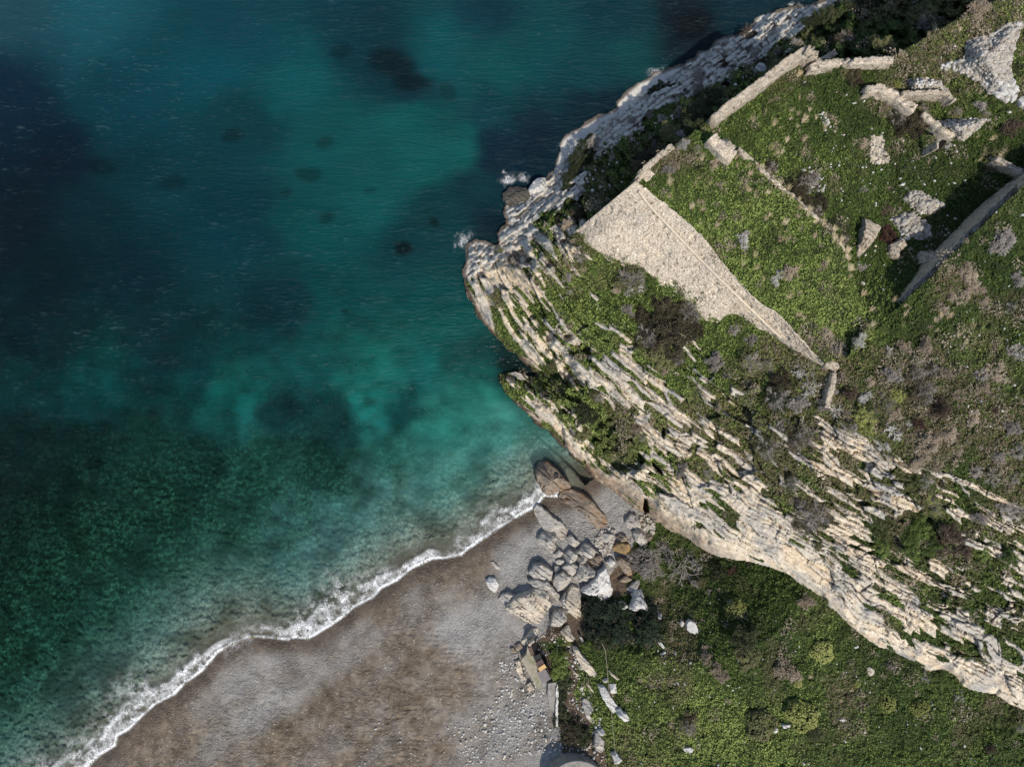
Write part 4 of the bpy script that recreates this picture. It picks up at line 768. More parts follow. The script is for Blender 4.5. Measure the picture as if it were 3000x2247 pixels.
tufts(scatter([(2680,50),(2800,20),(2840,70),(2780,130),(2690,110)], 26, 11), 'straw', 'straw coloured grass tuft on the slope at the top of the photo', 'straw tufts on the upper slope')
tufts(scatter([(2400,860),(2700,880),(2860,960),(2830,1010),(2520,960)], 24, 13), 'straw', 'pale grass tuft between the terrace and the right wall', 'pale tufts by the right wall')
tufts(scatter([(2380,1930),(2480,1950),(2560,2120),(2440,2200),(2300,2060)], 30, 15), 'straw', 'straw coloured grass tuft in the lower meadow', 'straw tufts in the lower meadow', (9, 16))
tufts(scatter([(1980,1960),(2250,1980),(2250,2080),(2050,2080)], 20, 17), 'grassg', 'greenish grass tuft in the lower meadow', 'green tufts in the lower meadow', (9, 16))
tufts(scatter([(2860,400),(2960,420),(2900,500),(2820,460)], 12, 19), 'straw', 'straw coloured grass tuft below the roofless rubble vault', 'straw tufts below the vault')
# ------------------------------------------------------------------ boulders
def mat_boulder(name, warm, a, b):
    m, t, bb = nt(name); k = N(t)
    st = k.n('ShaderNodeMapping', inp={'Vector': k.pos(), 'Rotation': (0, 0, .65), 'Scale': (.45, 3.2, 1)}).outputs[0]
    n = k.noise(1.6, 6, vec=st, rough=.65)
    col = k.mix(k.mp(n, .35, .65), a, b); col = k.mix(k.mp(k.noise(.7, 4), .5, .7), col, warm)
    col = k.mix(k.mp(k.noise(1.9, 5, vec=st, rough=.7), .30, .40, .85, 0), col, (.05, .045, .04))
    h = k.ma('ADD', k.noise(5, 6, rough=.65), k.ma('MULTIPLY', n, 1.4))
    t.links.new(col, bb.inputs['Base Color']); t.links.new(k.bump(h, .8, .12), bb.inputs['Normal']); return m
M['bcream'] = mat_boulder('cream_boulder', (.34, .31, .27), (.42, .36, .28), (.66, .58, .46))
M['bgrey'] = mat_boulder('grey_boulder', (.26, .225, .18), (.32, .295, .26), (.52, .485, .43))
M['bbrown'] = mat_boulder('brown_boulder', (.26, .16, .09), (.16, .135, .11), (.34, .27, .2))
M['borange'] = mat_boulder('orange_boulder', (.30, .19, .08), (.22, .15, .08), (.36, .25, .12))
M['bwhite'] = mat_boulder('white_boulder', (.4, .39, .37), (.5, .48, .45), (.66, .64, .6))
M['bdark'] = mat_boulder('wet_dark_boulder', (.06, .05, .04), (.06, .055, .05), (.13, .12, .1))
def rock_mesh(poly, h, seed, mat, sink=.4, zb=None, name='boulder', pil=.5):
    p = np.array(poly, float); cx, cy = p.mean(0)
    h = h*.72
    if zb is None: zb = float(min(zat(cx, cy), np.mean(zat(p[:, 0], p[:, 1]))))
    zb = max(zb, -.1)
    q = np.r_[p, p[:1]]; seg = np.linalg.norm(np.diff(q, axis=0), axis=1); cum = np.r_[0, np.cumsum(seg)]; n = int(max(20, min(64, cum[-1]/4)))
    t = np.linspace(0, cum[-1], n, endpoint=False); ox = np.interp(t, cum, q[:, 0]); oy = np.interp(t, cum, q[:, 1])
    if h > .7: ox = ox+3.0*fbm(t/9, t*0+seed, seed, 2); oy = oy+3.0*fbm(t/9, t*0+seed*2, seed+5, 2)
    X0, Y0, _ = P(ox, oy, zb+h*.35); XC, YC = X0.mean(), Y0.mean()
    prof = [(-1, 1.04), (0, 1.01), (.45, 1.), (.8, .985), (.97, .95), (1., .86), (1., .72), (1., .56), (1., .38), (1., .18)]
    r = np.random.default_rng(seed); rad = max(X0.max()-X0.min(), Y0.max()-Y0.min())/2
    pl = [(math.cos(a_), math.sin(a_), r.uniform(-.1, .7), r.uniform(.25, .75)) for a_ in r.uniform(0, 6.28, 6)]
    jl = r.uniform(0, 3.14)
    rings = []
    for a, sc in prof:
        x = XC+(X0-XC)*sc; y = YC+(Y0-YC)*sc
        if a < 0: rings.append(np.stack([x, y, zb-sink+0*x], 1)); continue
        cut = np.ones(n)
        for c_, s_, off, k_ in pl: cut = np.minimum(cut, 1-k_*np.maximum(((x-XC)*c_+(y-YC)*s_)/rad-off*.6, 0)*1.6)
        z = zb+h*a*cut
        if a > 0:
            am = min(.8, .32*h+.06); uu_ = (x-XC)*math.cos(.65)-(y-YC)*math.sin(.65)*-1; vv_ = -(x-XC)*math.sin(.65)*-1+(y-YC)*math.cos(.65)
            rr_, _, _, d1, d2 = bricks(uu_/1.6+seed, vv_/.5+.4*fbm(x, y, seed, 2), seed)
            z = z+am*(rr_-.5)*.8-am*.6*ss(.12, 0, d2)*(rr_ > .5)+.2*am*fbm(x*3, y*3, seed+3, 3)
            x = x+.12*am*fbm(y*2.5+a*3, x*2, seed+7, 3); y = y+.12*am*fbm(x*2.5+a*3, y*2, seed+9, 3)
        rings.append(np.stack([x, y, z], 1))
    rings.append(np.array([[XC, YC, rings[-1][:, 2].mean()]]))
    v = np.concatenate(rings); f = []
    for k_ in range(len(prof)-1):
        for i in range(n): f.append((k_*n+i, k_*n+(i+1) % n, (k_+1)*n+(i+1) % n, (k_+1)*n+i))
    c0 = (len(prof)-1)*n
    for i in range(n): f.append((c0+i, c0+(i+1) % n, len(v)-1, len(v)-1))
    org = np.array([XC, YC, zb]); me = bpy.data.meshes.new(name)
    me.from_pydata([tuple(q_) for q_ in v-org], [], [tuple(dict.fromkeys(ff)) for ff in f]); me.materials.append(mat)
    area = 0
    P0 = np.array(poly); area = np.sum(P0[:, 0]*np.roll(P0[:, 1], -1)-np.roll(P0[:, 0], -1)*P0[:, 1])
    if area > 0: me.flip_normals()
    return me, org, (cx, cy)
def boulder(poly, h, mk, look, seed=None, name='boulder', cat='rock', group='fallen rocks and outcrops', direct=False, **kw):
    me, org, (cx, cy) = rock_mesh(poly, h, seed or int(abs(poly[0][0]*7+poly[0][1])) % 9973, M[mk], name=name, **kw)
    o = link(name, me, None, org); (tag(o, look, cat) if direct else mark(o, look, cat, cx, cy, group)); return o
B1 = lambda pts: C(1350, 1400, .2716, pts)
B2 = lambda pts: C(1350, 1797, .2716, pts)
B3 = lambda pts: C(1900, 1797, .2716, pts)
B4 = lambda pts: C(2400, 0, .2716, pts)
B5 = lambda pts: C(2400, 450, .2716, pts)
B6 = lambda pts: C(1800, 0, .2716, pts)
boulder([(1579,1350),(1606,1353),(1634,1378),(1661,1407),(1674,1426),(1662,1436),(1635,1449),(1610,1456),(1594,1448),(1584,1433),(1573,1407),(1570,1375)], 3.6, 'bbrown', 'tall brown and cream stack standing in the surf', group=None)
boulder(B1([(1060,210),(1100,160),(1200,130),(1300,160),(1400,230),(1500,340),(1570,420),(1615,490),(1560,530),(1480,550),(1420,490),(1380,450),(1290,360),(1200,310),(1100,270)]), 2.4, 'bbrown', 'long rust brown rock lying on grey shingle', group=None)
boulder(B1([(790,340),(830,300),(900,330),(1000,420),(1100,490),(1180,580),(1140,630),(1090,680),(1040,630),(1000,570),(900,570),(840,480),(800,410)]), 1.7, 'bgrey', 'long pale grey whaleback rock')
for poly, h, mk, lk in [
 ([(820,660),(860,600),(950,560),(1010,580),(1050,650),(1010,710),(1050,760),(980,810),(900,760),(850,710)], 1.9, 'bgrey', 'grooved grey boulder'),
 ([(1130,640),(1190,610),(1240,650),(1300,730),(1250,780),(1200,740)], 1.2, 'bgrey', 'narrow bluish boulder'),
 ([(1250,790),(1340,700),(1400,730),(1490,800),(1390,870),(1300,830)], 1.8, 'bgrey', 'angular grey boulder'),
 ([(1090,850),(1160,770),(1240,800),(1270,850),(1220,900),(1160,930),(1110,900)], 1.6, 'bgrey', 'angular grey boulder'),
 ([(990,830),(1050,770),(1110,800),(1080,850),(1050,890),(1010,860)], 1.0, 'bgrey', 'small flat grey boulder'),
 ([(1020,900),(1050,875),(1110,880),(1130,910),(1080,940),(1030,930)], .8, 'bgrey', 'small grey boulder'),
 ([(1360,910),(1480,810),(1540,860),(1500,920),(1400,940)], 1.5, 'bbrown', 'reddish grey boulder'),
 ([(1250,880),(1310,830),(1380,870),(1350,910),(1260,910)], 1.1, 'bgrey', 'small grey boulder'),
 ([(1390,950),(1450,925),(1530,920),(1500,980),(1460,990)], 1.0, 'bbrown', 'small brown boulder'),
 ([(1210,1120),(1290,910),(1350,920),(1460,1000),(1440,1070),(1330,1150),(1260,1175)], 2.4, 'bgrey', 'large smooth grey boulder'),
 ([(1080,980),(1120,930),(1200,910),(1280,950),(1260,1000),(1210,1060),(1160,1030)], 1.6, 'bgrey', 'angular grey boulder'),
 ([(1000,1000),(1010,940),(1070,950),(1080,1000),(1030,1040)], 1.0, 'bgrey', 'small grey boulder'),
 ([(990,1100),(1020,1040),(1110,1000),(1190,1060),(1180,1130),(1110,1220),(1050,1220),(1000,1170)], 2.0, 'bgrey', 'large pale topped boulder'),
 ([(725,1020),(780,940),(870,920),(960,960),(990,1010),(980,1090),(900,1100),(790,1090)], 1.8, 'bgrey', 'rounded brownish grey boulder'),
 ([(730,1110),(800,1090),(930,1095),(1000,1180),(1080,1280),(1050,1330),(950,1230),(870,1160),(780,1180)], 1.8, 'bgrey', 'long leaning grey slab'),
 ([(1300,1210),(1400,1120),(1480,1010),(1550,940),(1590,990),(1600,1080),(1645,1220),(1630,1280),(1545,1340),(1450,1250),(1380,1250)], 2.4, 'bwhite', 'large fissured whitish boulder'),
 ([(1060,1320),(1130,1230),(1150,1260),(1130,1340),(1110,1380)], 1.8, 'bgrey', 'wedge shaped grey boulder'),
 ([(1150,1240),(1200,1170),(1270,1190),(1290,1240),(1300,1400),(1300,1560),(1230,1500),(1150,1430),(1120,1370)], 2.0, 'bcream', 'large cream boulder'),
 ([(790,1190),(860,1160),(940,1230),(990,1350),(930,1430),(870,1370),(820,1280)], 2.5, 'bcream', 'tilted grey and cream slab'),
 ([(400,1300),(440,1260),(510,1230),(600,1265),(640,1255),(600,1310),(530,1330),(480,1380),(440,1340)], 1.1, 'bgrey', 'low dark blotched rock'),
 ([(260,1110),(300,1075),(370,1080),(410,1150),(400,1200),(350,1245),(300,1180)], 1.0, 'bwhite', 'lone pale boulder at the sand edge'),
 ([(320,910),(350,900),(440,980),(430,1005),(390,985)], .35, 'bgrey', 'thin half buried grey rock'),
 ([(960,1570),(1010,1430),(1070,1420),(1100,1410),(1150,1520),(1080,1590),(1000,1600)], 1.6, 'bgrey', 'split grey boulder'),
 ([(1635,760),(1680,710),(1740,690),(1820,710),(1835,780),(1830,830),(1700,820),(1650,790)], 1.6, 'borange', 'orange brown boulder'),
 ([(1520,610),(1560,590),(1640,600),(1640,650),(1580,700),(1530,700)], 1.1, 'bgrey', 'squarish pale boulder on shingle'),
 ([(1670,640),(1720,600),(1790,640),(1820,700),(1740,690)], 1.1, 'bbrown', 'brownish boulder'),
 ([(1850,590),(1900,550),(1960,530),(1990,600),(2000,700),(1940,740),(1880,680)], 1.9, 'bgrey', 'tall cracked grey boulder'),
 ([(1770,470),(1830,390),(1890,400),(1930,470),(1930,540),(1860,560),(1820,560)], 1.4, 'bgrey', 'triangular dark grey boulder'),
 ([(1990,600),(2060,600),(2060,660),(2010,690)], 1.0, 'bbrown', 'small brown boulder'),
 ([(1670,880),(1720,850),(1790,880),(1830,980),(1870,1060),(1800,1060),(1730,990)], 1.5, 'bbrown', 'long brownish slab'),
 ([(1560,900),(1620,860),(1680,900),(1640,960),(1600,940),(1580,930)], 1.1, 'bwhite', 'small whitish boulder'),
 ([(1700,1110),(1780,1050),(1850,1090),(1780,1130)], .7, 'bbrown', 'small brown slab'),
 ([(1800,860),(1840,840),(1860,870),(1820,890)], .5, 'bwhite', 'small white stone'),
 ([(1690,1350),(1740,1330),(1800,1370),(1790,1420),(1730,1400)], 1.6, 'bwhite', 'white rock by the conifer crowns'),
 ([(1810,1400),(1860,1320),(1900,1250),(1950,1290),(1990,1340),(2030,1400),(1950,1420)], 2.6, 'bwhite', 'pointed white rock'),
 ([(1830,1270),(1880,1200),(1960,1210),(1980,1300),(1900,1280)], 2., 'bwhite', 'fluted white rock'),
 ([(1790,1210),(1850,1130),(1950,1070),(1960,1120),(1880,1200),(1840,1240)], 1.4, 'bgrey', 'long grey ledge'),
 ([(2090,1430),(2140,1450),(2170,1500),(2140,1530),(2110,1490)], 1.5, 'bwhite', 'narrow white rock'),
 ([(1900,440),(1930,450),(1950,500),(1920,490)], .6, 'bgrey', 'small grey boulder'),([(1930,460),(1990,490),(1990,520),(1940,500)], .6, 'bbrown', 'small brown boulder'),([(1640,560),(1670,555),(1680,590),(1650,595)], .4, 'bgrey', 'small grey boulder'),([(1840,770),(1880,760),(1890,800),(1850,810)], .6, 'bbrown', 'small brown boulder'),([(1575,540),(1610,535),(1615,560),(1590,570)], .35, 'bwhite', 'small white stone'),([(1500,570),(1545,560),(1550,585),(1510,590)], .3, 'bgrey', 'small grey boulder'),([(1440,645),(1475,640),(1480,665),(1450,670)], .3, 'bgrey', 'small grey boulder')]:
    boulder(B1(poly), h, mk, lk)
pr = boulder(B1([(480,1390),(560,1300),(680,1260),(800,1200),(850,1300),(900,1400),(930,1450),(880,1520),(880,1610),(790,1570),(700,1530),(600,1460),(530,1440)]), 1.9, 'bcream', 'large cream slab with round painted letters', group=None)
from mathutils.bvhtree import BVHTree
def cast(o, px, py):
    bv = BVHTree.FromPolygons([o.matrix_basis @ v.co for v in o.data.vertices], [tuple(p.vertices) for p in o.data.polygons])
    x, y, _ = P(px, py, 0.); d = Vector((x, y, -H)).normalized(); h = bv.ray_cast(Vector((0, 0, H)), d); return h[0]
def painted(o, strokes, w, mat):
    v = []; f = []
    for st_ in strokes:
        pts = [cast(o, a, b) for a, b in st_]; pts = [p for p in pts if p is not None]
        for i, p in enumerate(pts):
            q = pts[min(i+1, len(pts)-1)]-pts[max(i-1, 0)]; n = Vector((-q.y, q.x, 0)).normalized()*w
            b0 = len(v); v += [tuple(p+n+Vector((0, 0, .03))-o.location), tuple(p-n+Vector((0, 0, .03))-o.location)]
            if i: f.append((b0-2, b0-1, b0+1, b0))
    me = bpy.data.meshes.new('painted_letters'); me.from_pydata(v, [], f); me.materials.append(mat); link('painted_letters', me, o)
M['paint'] = plain('black_paint', (.02, .02, .02), .6)
def arc(cx, cy, rx, ry, a0, a1, rot=.6):
    out = []
    for i in range(15):
        a = a0+(a1-a0)*i/14; x = rx*math.cos(a); y = ry*math.sin(a); out.append((cx+x*math.cos(rot)-y*math.sin(rot), cy+x*math.sin(rot)+y*math.cos(rot)))
    return out
painted(pr, [arc(1529,1800.5,6.2,4.2,0,6.3), arc(1539,1810.5,5.6,4.2,2.2,5.6), arc(1548,1818.5,5.6,4.2,2.6,6.6)], .035, M['paint'])
for poly, h, mk, lk in [
 ([(1070,190),(1170,130),(1200,220),(1240,270),(1160,300),(1120,260)], 1.2, 'bcream', 'blotched cream rock'),
 ([(650,300),(770,180),(830,165),(845,225),(760,290),(690,345),(640,325)], 1.0, 'bcream', 'broken masonry slab'),
 ([(570,350),(640,310),(672,358),(605,402)], .7, 'bbrown', 'square brown stone block'),
 ([(530,380),(560,362),(612,412),(570,440)], .6, 'bbrown', 'square brown stone block'),
 ([(565,440),(610,420),(627,470),(590,492)], .6, 'bgrey', 'square grey stone block'),
 ([(665,720),(700,698),(712,745),(690,755)], .5, 'bgrey', 'square grey stone block'),
 ([(1210,390),(1250,380),(1330,470),(1420,570),(1500,680),(1560,740),(1540,760),(1500,760),(1400,680),(1300,560),(1240,460)], 1.1, 'bcream', 'long narrow cream ledge'),
 ([(1210,360),(1260,375),(1290,420),(1270,440),(1240,400)], .8, 'bwhite', 'small white rock'),
 ([(1480,780),(1560,790),(1620,900),(1700,1000),(1690,1050),(1650,1080),(1560,960),(1500,860)], 1.2, 'bwhite', 'long pale ledge under the power line'),
 ([(1670,1045),(1720,1025),(1820,1110),(1830,1150),(1780,1165),(1700,1095)], 1.0, 'bwhite', 'pale ledge end'),
 ([(1310,960),(1335,930),(1380,940),(1425,1020),(1400,1050),(1370,1000),(1340,990),(1370,1080),(1480,1245),(1450,1240),(1340,1090)], .9, 'bgrey', 'thin forked grey ledge'),
 ([(1240,970),(1280,1020),(1265,1032),(1245,1000)], .5, 'bwhite', 'thin white rock sliver'),
 ([(1470,1262),(1530,1240),(1560,1290),(1500,1312)], .9, 'bwhite', 'rounded whitish boulder'),
 ([(1450,1300),(1480,1290),(1530,1350),(1560,1400),(1540,1440),(1520,1500),(1440,1440)], 1.3, 'bgrey', 'ribbed grey rock'),
 ([(1620,1530),(1680,1500),(1760,1600),(1750,1630),(1660,1610)], 1.2, 'bwhite', 'whitish rock under the power line'),
 ([(1350,760),(1380,760),(1450,860),(1400,820)], .5, 'bcream', 'thin cream rock sliver'),
 ([(1190,590),(1235,625),(1282,672),(1270,685),(1215,630)], .5, 'bcream', 'thin cream rock sliver'),
 ([(1590,610),(1660,660),(1720,710),(1700,720),(1620,660)], .5, 'bcream', 'thin cream rock sliver'),
 ([(1520,715),(1580,690),(1585,735),(1540,745)], .7, 'bgrey', 'square grey rock'),
 ([(1600,770),(1670,750),(1690,850),(1620,870)], .6, 'bwhite', 'low white rock'),
 ([(1270,240),(1300,240),(1350,330),(1330,350)], .7, 'bgrey', 'narrow grey rock'),
 ([(1330,170),(1360,155),(1380,210),(1360,250)], .8, 'bwhite', 'small white rock'),
 ([(1260,580),(1300,540),(1335,590),(1290,610)], .8, 'bgrey', 'grey rock beside the long ledge')]:
    boulder(B2(poly), h, mk, lk)
for poly, h, mk, lk in [
 ([(330,110),(360,70),(385,100),(360,145)], .5, 'bwhite', 'small white rock'),
 ([(415,110),(440,80),(500,90),(530,160),(570,250),(545,280),(490,210),(440,200),(415,180)], .7, 'bwhite', 'long white rock outcrop'),
 ([(95,310),(130,300),(210,400),(190,410),(130,350)], .5, 'bwhite', 'narrow white rock'),
 ([(120,440),(180,405),(185,420),(140,455)], .4, 'bwhite', 'narrow white rock'),
 ([(100,0),(140,0),(150,50),(125,75),(110,40)], .5, 'bwhite', 'white rock beside the conifers'),
 ([(1440,1200),(1520,1190),(1560,1215),(1450,1235)], .5, 'bwhite', 'flat white rock'),
 ([(1340,1235),(1380,1230),(1420,1260),(1370,1290),(1340,1270)], .5, 'bwhite', 'flat white rock'),
 ([(2055,1140),(2100,1125),(2130,1140),(2080,1165)], .4, 'bwhite', 'small white rock'),
 ([(370,1460),(440,1440),(495,1450),(470,1490),(400,1500)], .5, 'bwhite', 'flat white rock'),
 ([(295,740),(320,740),(345,790),(325,785)], .3, 'bgrey', 'thin grey rock'),
 ([(275,410),(305,410),(300,450),(280,450)], .4, 'bgrey', 'small grey rock'),
 ([(2100,1360),(2120,1360),(2140,1395),(2125,1395)], .3, 'bwhite', 'small white rock'),
 ([(1655,1605),(1680,1600),(1695,1625),(1670,1625)], .3, 'bwhite', 'small white rock')]:
    boulder(B3(poly), h, mk, lk)
for f_, poly, h, mk, lk in [
 (B4,[(2140,1080),(2180,1040),(2240,1030),(2240,1170),(2160,1150)], .8,'bwhite','large white slab at the right edge'),
 (B4,[(1445,500),(1465,482),(1482,500),(1460,520)], .3,'bwhite','square white stone'),
 (B4,[(1300,730),(1325,715),(1340,745),(1315,755)], .3,'bwhite','white stone'),(B4,[(1295,620),(1320,615),(1325,650),(1305,650)], .3,'bwhite','white stone'),
 (B4,[(990,40),(1000,5),(1060,0),(1100,10),(1030,25),(1010,55)], .5,'bwhite','curved white rock'),
 (B4,[(290,1000),(305,990),(310,1030),(285,1035)], .3,'bwhite','white stone'),(B4,[(470,1090),(490,1075),(495,1100),(475,1105)], .3,'bwhite','white stone'),(B4,[(360,1110),(405,1105),(400,1120),(370,1125)], .25,'bwhite','white stone'),
 (B4,[(2015,1205),(2080,1200),(2090,1220),(2040,1230)], .3,'bwhite','flat white stone'),
 (B5,[(870,340),(910,310),(940,320),(900,360)], .5,'bwhite','bright white boulder'),
 (B5,[(910,900),(960,888),(995,910),(960,940),(920,930)], .5,'bwhite','pale boulder'),
 (B5,[(1015,145),(1030,138),(1040,165),(1022,170)], .25,'bwhite','white stone'),(B5,[(570,200),(590,190),(595,212),(575,215)], .25,'bwhite','white stone'),(B5,[(2170,660),(2190,645),(2205,665),(2185,680)], .3,'bwhite','white stone'),(B5,[(1900,758),(1930,750),(1935,770),(1905,775)], .3,'bwhite','white stone'),(B5,[(1725,975),(1745,962),(1755,980),(1735,990)], .3,'bwhite','white stone'),(B5,[(480,1080),(515,1080),(500,1115),(485,1105)], .35,'bwhite','white stone'),
 (B5,[(440,1380),(480,1385),(500,1420),(470,1425),(445,1405)], .5,'bgrey','pale grey rock'),
 (B6,[(1510,750),(1540,700),(1590,700),(1680,760),(1620,800),(1530,795)], .9,'bwhite','pale rock group against the north wall'),
 (B6,[(1845,550),(1880,525),(1920,540),(1900,570),(1860,570)], .6,'bgrey','round grey boulder'),(B6,[(1420,680),(1460,660),(1500,690),(1470,715),(1430,710)], .6,'bgrey','round grey boulder'),(B6,[(1290,685),(1340,670),(1395,680),(1350,700)], .5,'bgrey','flat grey boulder'),(B6,[(1265,580),(1310,555),(1345,570),(1290,600)], .5,'bwhite','white rock'),(B6,[(1500,420),(1520,390),(1560,395),(1540,430),(1495,460)], .5,'bwhite','white rock'),(B6,[(400,1030),(430,990),(465,985),(440,1040),(405,1065)], .5,'bwhite','white rock'),(B6,[(2030,885),(2060,875),(2070,900),(2040,908)], .25,'bwhite','square white stone'),(B6,[(480,1000),(530,990),(580,970),(560,1000),(500,1010)], .4,'bwhite','white rock')]:
    boulder(f_(poly), h, mk, lk)
boulder(C(2400,1797,.4728,[(293,345),(305,325),(348,350),(345,380),(300,386)]), .5, 'bcream', 'pinkish square block lying in the meadow', group=None)
boulder(C(2400,1797,.4728,[(205,208),(240,197),(250,210),(215,213)]), .3, 'bwhite', 'small white rock')
boulder(C(2400,1797,.4728,[(123,665),(135,652),(165,645),(150,668),(130,670)]), .3, 'bwhite', 'small white rock')
boulder(C(1200,400,.3622,[(748,460),(810,405),(880,398),(940,415),(972,440),(985,500),(930,545),(870,560),(810,545),(790,570),(765,530)]), 1.5, 'bdark', 'dark wet rock jutting from the shore', group=None, zb=.2)
boulder(C(1200,400,.3622,[(985,380),(1040,330),(1100,335),(1105,400),(1090,480),(1040,520),(985,510),(965,430)]), 2.2, 'bwhite', 'pale cracked shore block', group=None, zb=.5)
boulder(C(1200,400,.3622,[(450,880),(500,850),(520,950),(520,1060),(540,1110),(480,1090),(455,1040)]), .5, 'bdark', 'dark wet ledge in the swash at the tip', group=None, zb=-.1)
boulder(C(1400,1000,.2716,[(350,345),(400,325),(440,340),(500,350),(560,390),(520,410),(440,420),(370,400)]), 1.0, 'bgrey', 'grey knobbly ledge behind the sharp spur', group=None, zb=0)
def blocks(L, mk, group):
    for poly, h in L: pass
# ------------------------------------------------------------------ loose stones and rubble
def stone_mesh(seed, mat):
    import bmesh
    bm = bmesh.new(); bmesh.ops.create_icosphere(bm, subdivisions=2, radius=.5); r = random.Random(seed)
    pl = [(Vector((r.gauss(0, 1), r.gauss(0, 1), r.gauss(0, .8))).normalized(), r.uniform(.26, .42)) for _ in range(9)]
    for v in bm.verts:
        for n, d in pl:
            e = v.co.dot(n)-d
            if e > 0: v.co -= n*e
        v.co.x *= 1.25; v.co.z *= .8
    me = bpy.data.meshes.new('stone'); bm.to_mesh(me); bm.free(); me.materials.append(mat); return me
SM = {k_: [stone_mesh(i+17*j, M[k_]) for i in range(4)] for j, k_ in enumerate(('bcream', 'bwhite', 'bgrey'))}
TOT = 0; REST = []
def stones(poly, n_ind, n_rest, smin, smax, mk, label, group, seed, zup=0.):
    global TOT
    r = np.random.default_rng(seed); p = np.array(poly); lo, hi = p.min(0), p.max(0); pts = []; t = 0
    while len(pts) < n_ind+n_rest and t < 60000:
        t += 1; q = lo+(hi-lo)*r.random(2); s = smin+(smax-smin)*r.random()**2.2
        if not pip(poly, q[:1], q[1:])[0]: continue
        pts.append((s, q[0], q[1]))
    pts.sort(reverse=True)
    for i, (s, a, b) in enumerate(pts):
        m_ = (mk, 'bwhite', 'bcream', 'bgrey')[int(r.integers(0, 4))] if mk == 'mix' or r.random() < .35 else mk
        if m_ == 'mix': m_ = 'bwhite'
        me = SM[m_][int(r.integers(0, 4))]; z = float(zat(a, b)); x, y, z = P(a, b, z+s*.18+zup)
        if i < n_ind:
            o = link('stone', me, None, (x, y, z)); o.scale = (s, s, s); o.rotation_euler = tuple(r.uniform(0, 6.28, 3)); tag(o, label, 'stone', group); TOT += 1
        else: REST.append((me, (x, y, z), s, tuple(r.uniform(0, 6.28, 3))))
stones(HEAP, 90, 1700, .18, .55, 'bgrey', 'limestone rubble stone in the big triangular heap', 'stones of the big rubble heap', 1, .05)
stones(C(2400,0,.2716,[(1750,900),(1900,900),(2080,900),(2130,960),(2100,1090),(2020,1100),(1830,1000)]), 34, 0, .6, .95, 'bwhite', 'large pale block at the lower end of the big triangular heap', 'large blocks at the foot of the big heap', 2, .05)
stones(C(2400,0,.2716,[(1300,720),(1500,650),(1530,780),(1400,760)]), 14, 10, .3, .6, 'bwhite', 'loose stone scattered left of the big triangular heap', 'stones left of the big heap', 3)
stones(ROOFR, 20, 420, .18, .42, 'bgrey', 'rubble stone on the collapsed vault beside the arched doorway', 'stones of the collapsed vault', 4, .05)
stones(PILEF, 40, 120, .25, .65, 'bgrey', 'grey stone in the upper rubble pile of the yard', 'stones of the upper yard pile', 5)
stones(PILEG, 36, 220, .25, .6, 'bgrey', 'grey stone in the lower rubble pile of the yard', 'stones of the lower yard pile', 6)
stones(PILEH, 24, 90, .22, .55, 'bcream', 'white stone in the small heap of the upper yard', 'stones of the small yard heap', 7)
stones(C(2400,0,.2716,[(0,1220),(50,1200),(110,1290),(150,1400),(60,1380),(10,1340)]), 10, 12, .25, .5, 'bwhite', 'white stone in the loose scatter behind the terrace', 'white stones behind the terrace', 8)
stones(PILEM, 10, 160, .2, .5, 'mix', 'rubble stone on the mound behind the short inner wall', 'stones behind the inner wall', 9)
stones([(2340,480),(2400,500),(2430,560),(2380,560)], 8, 25, .2, .5, 'bwhite', 'white stone below the overgrown terrace edge', 'stones below the terrace edge', 10)
stones(C(1350,1400,.2716,[(1440,700),(1500,580),(1640,560),(1660,700),(1600,780),(1640,850),(1500,800)]), 0, 420, .15, .45, 'bgrey', '', '', 11)
stones(C(1350,1400,.2716,[(1930,420),(2000,380),(2100,500),(2060,640),(1900,860),(1880,820),(1990,740)]), 0, 160, .2, .6, 'bgrey', '', '', 12)
stones([(1460,1940),(1540,1930),(1590,2010),(1600,2100),(1640,2200),(1350,2240),(1320,2130),(1450,2060)], 0, 700, .12, .4, 'bwhite', '', '', 13)
stones([(1560,1880),(1620,1840),(1700,1900),(1760,2100),(1780,2250),(1640,2230),(1640,2000)], 0, 500, .12, .4, 'mix', '', '', 14)
stones([(850,2100),(1300,2050),(1400,2247),(800,2247)], 0, 60, .12, .3, 'bwhite', '', '', 15)
stones([(2400,350),(2800,420),(2860,560),(2700,800),(2520,880),(2450,600)], 6, 260, .12, .34, 'bwhite', 'small white stone lying in the grass of the walled yard', 'small stones in the yard grass', 16)
stones([(2000,1700),(2700,2000),(3000,2247),(1850,2247),(1850,1950)], 6, 260, .12, .3, 'bwhite', 'small white stone lying in the grass of the lower meadow', 'small stones in the meadow grass', 17)
stones([(1640,640),(1700,560),(1780,420),(2000,220),(2300,110),(2300,140),(2050,330),(1750,600)], 0, 160, .15, .5, 'bwhite', '', '', 18)
stones([(2750,900),(2950,560),(3000,560),(3000,1300),(2700,1200)], 0, 110, .12, .34, 'bwhite', '', '', 19)
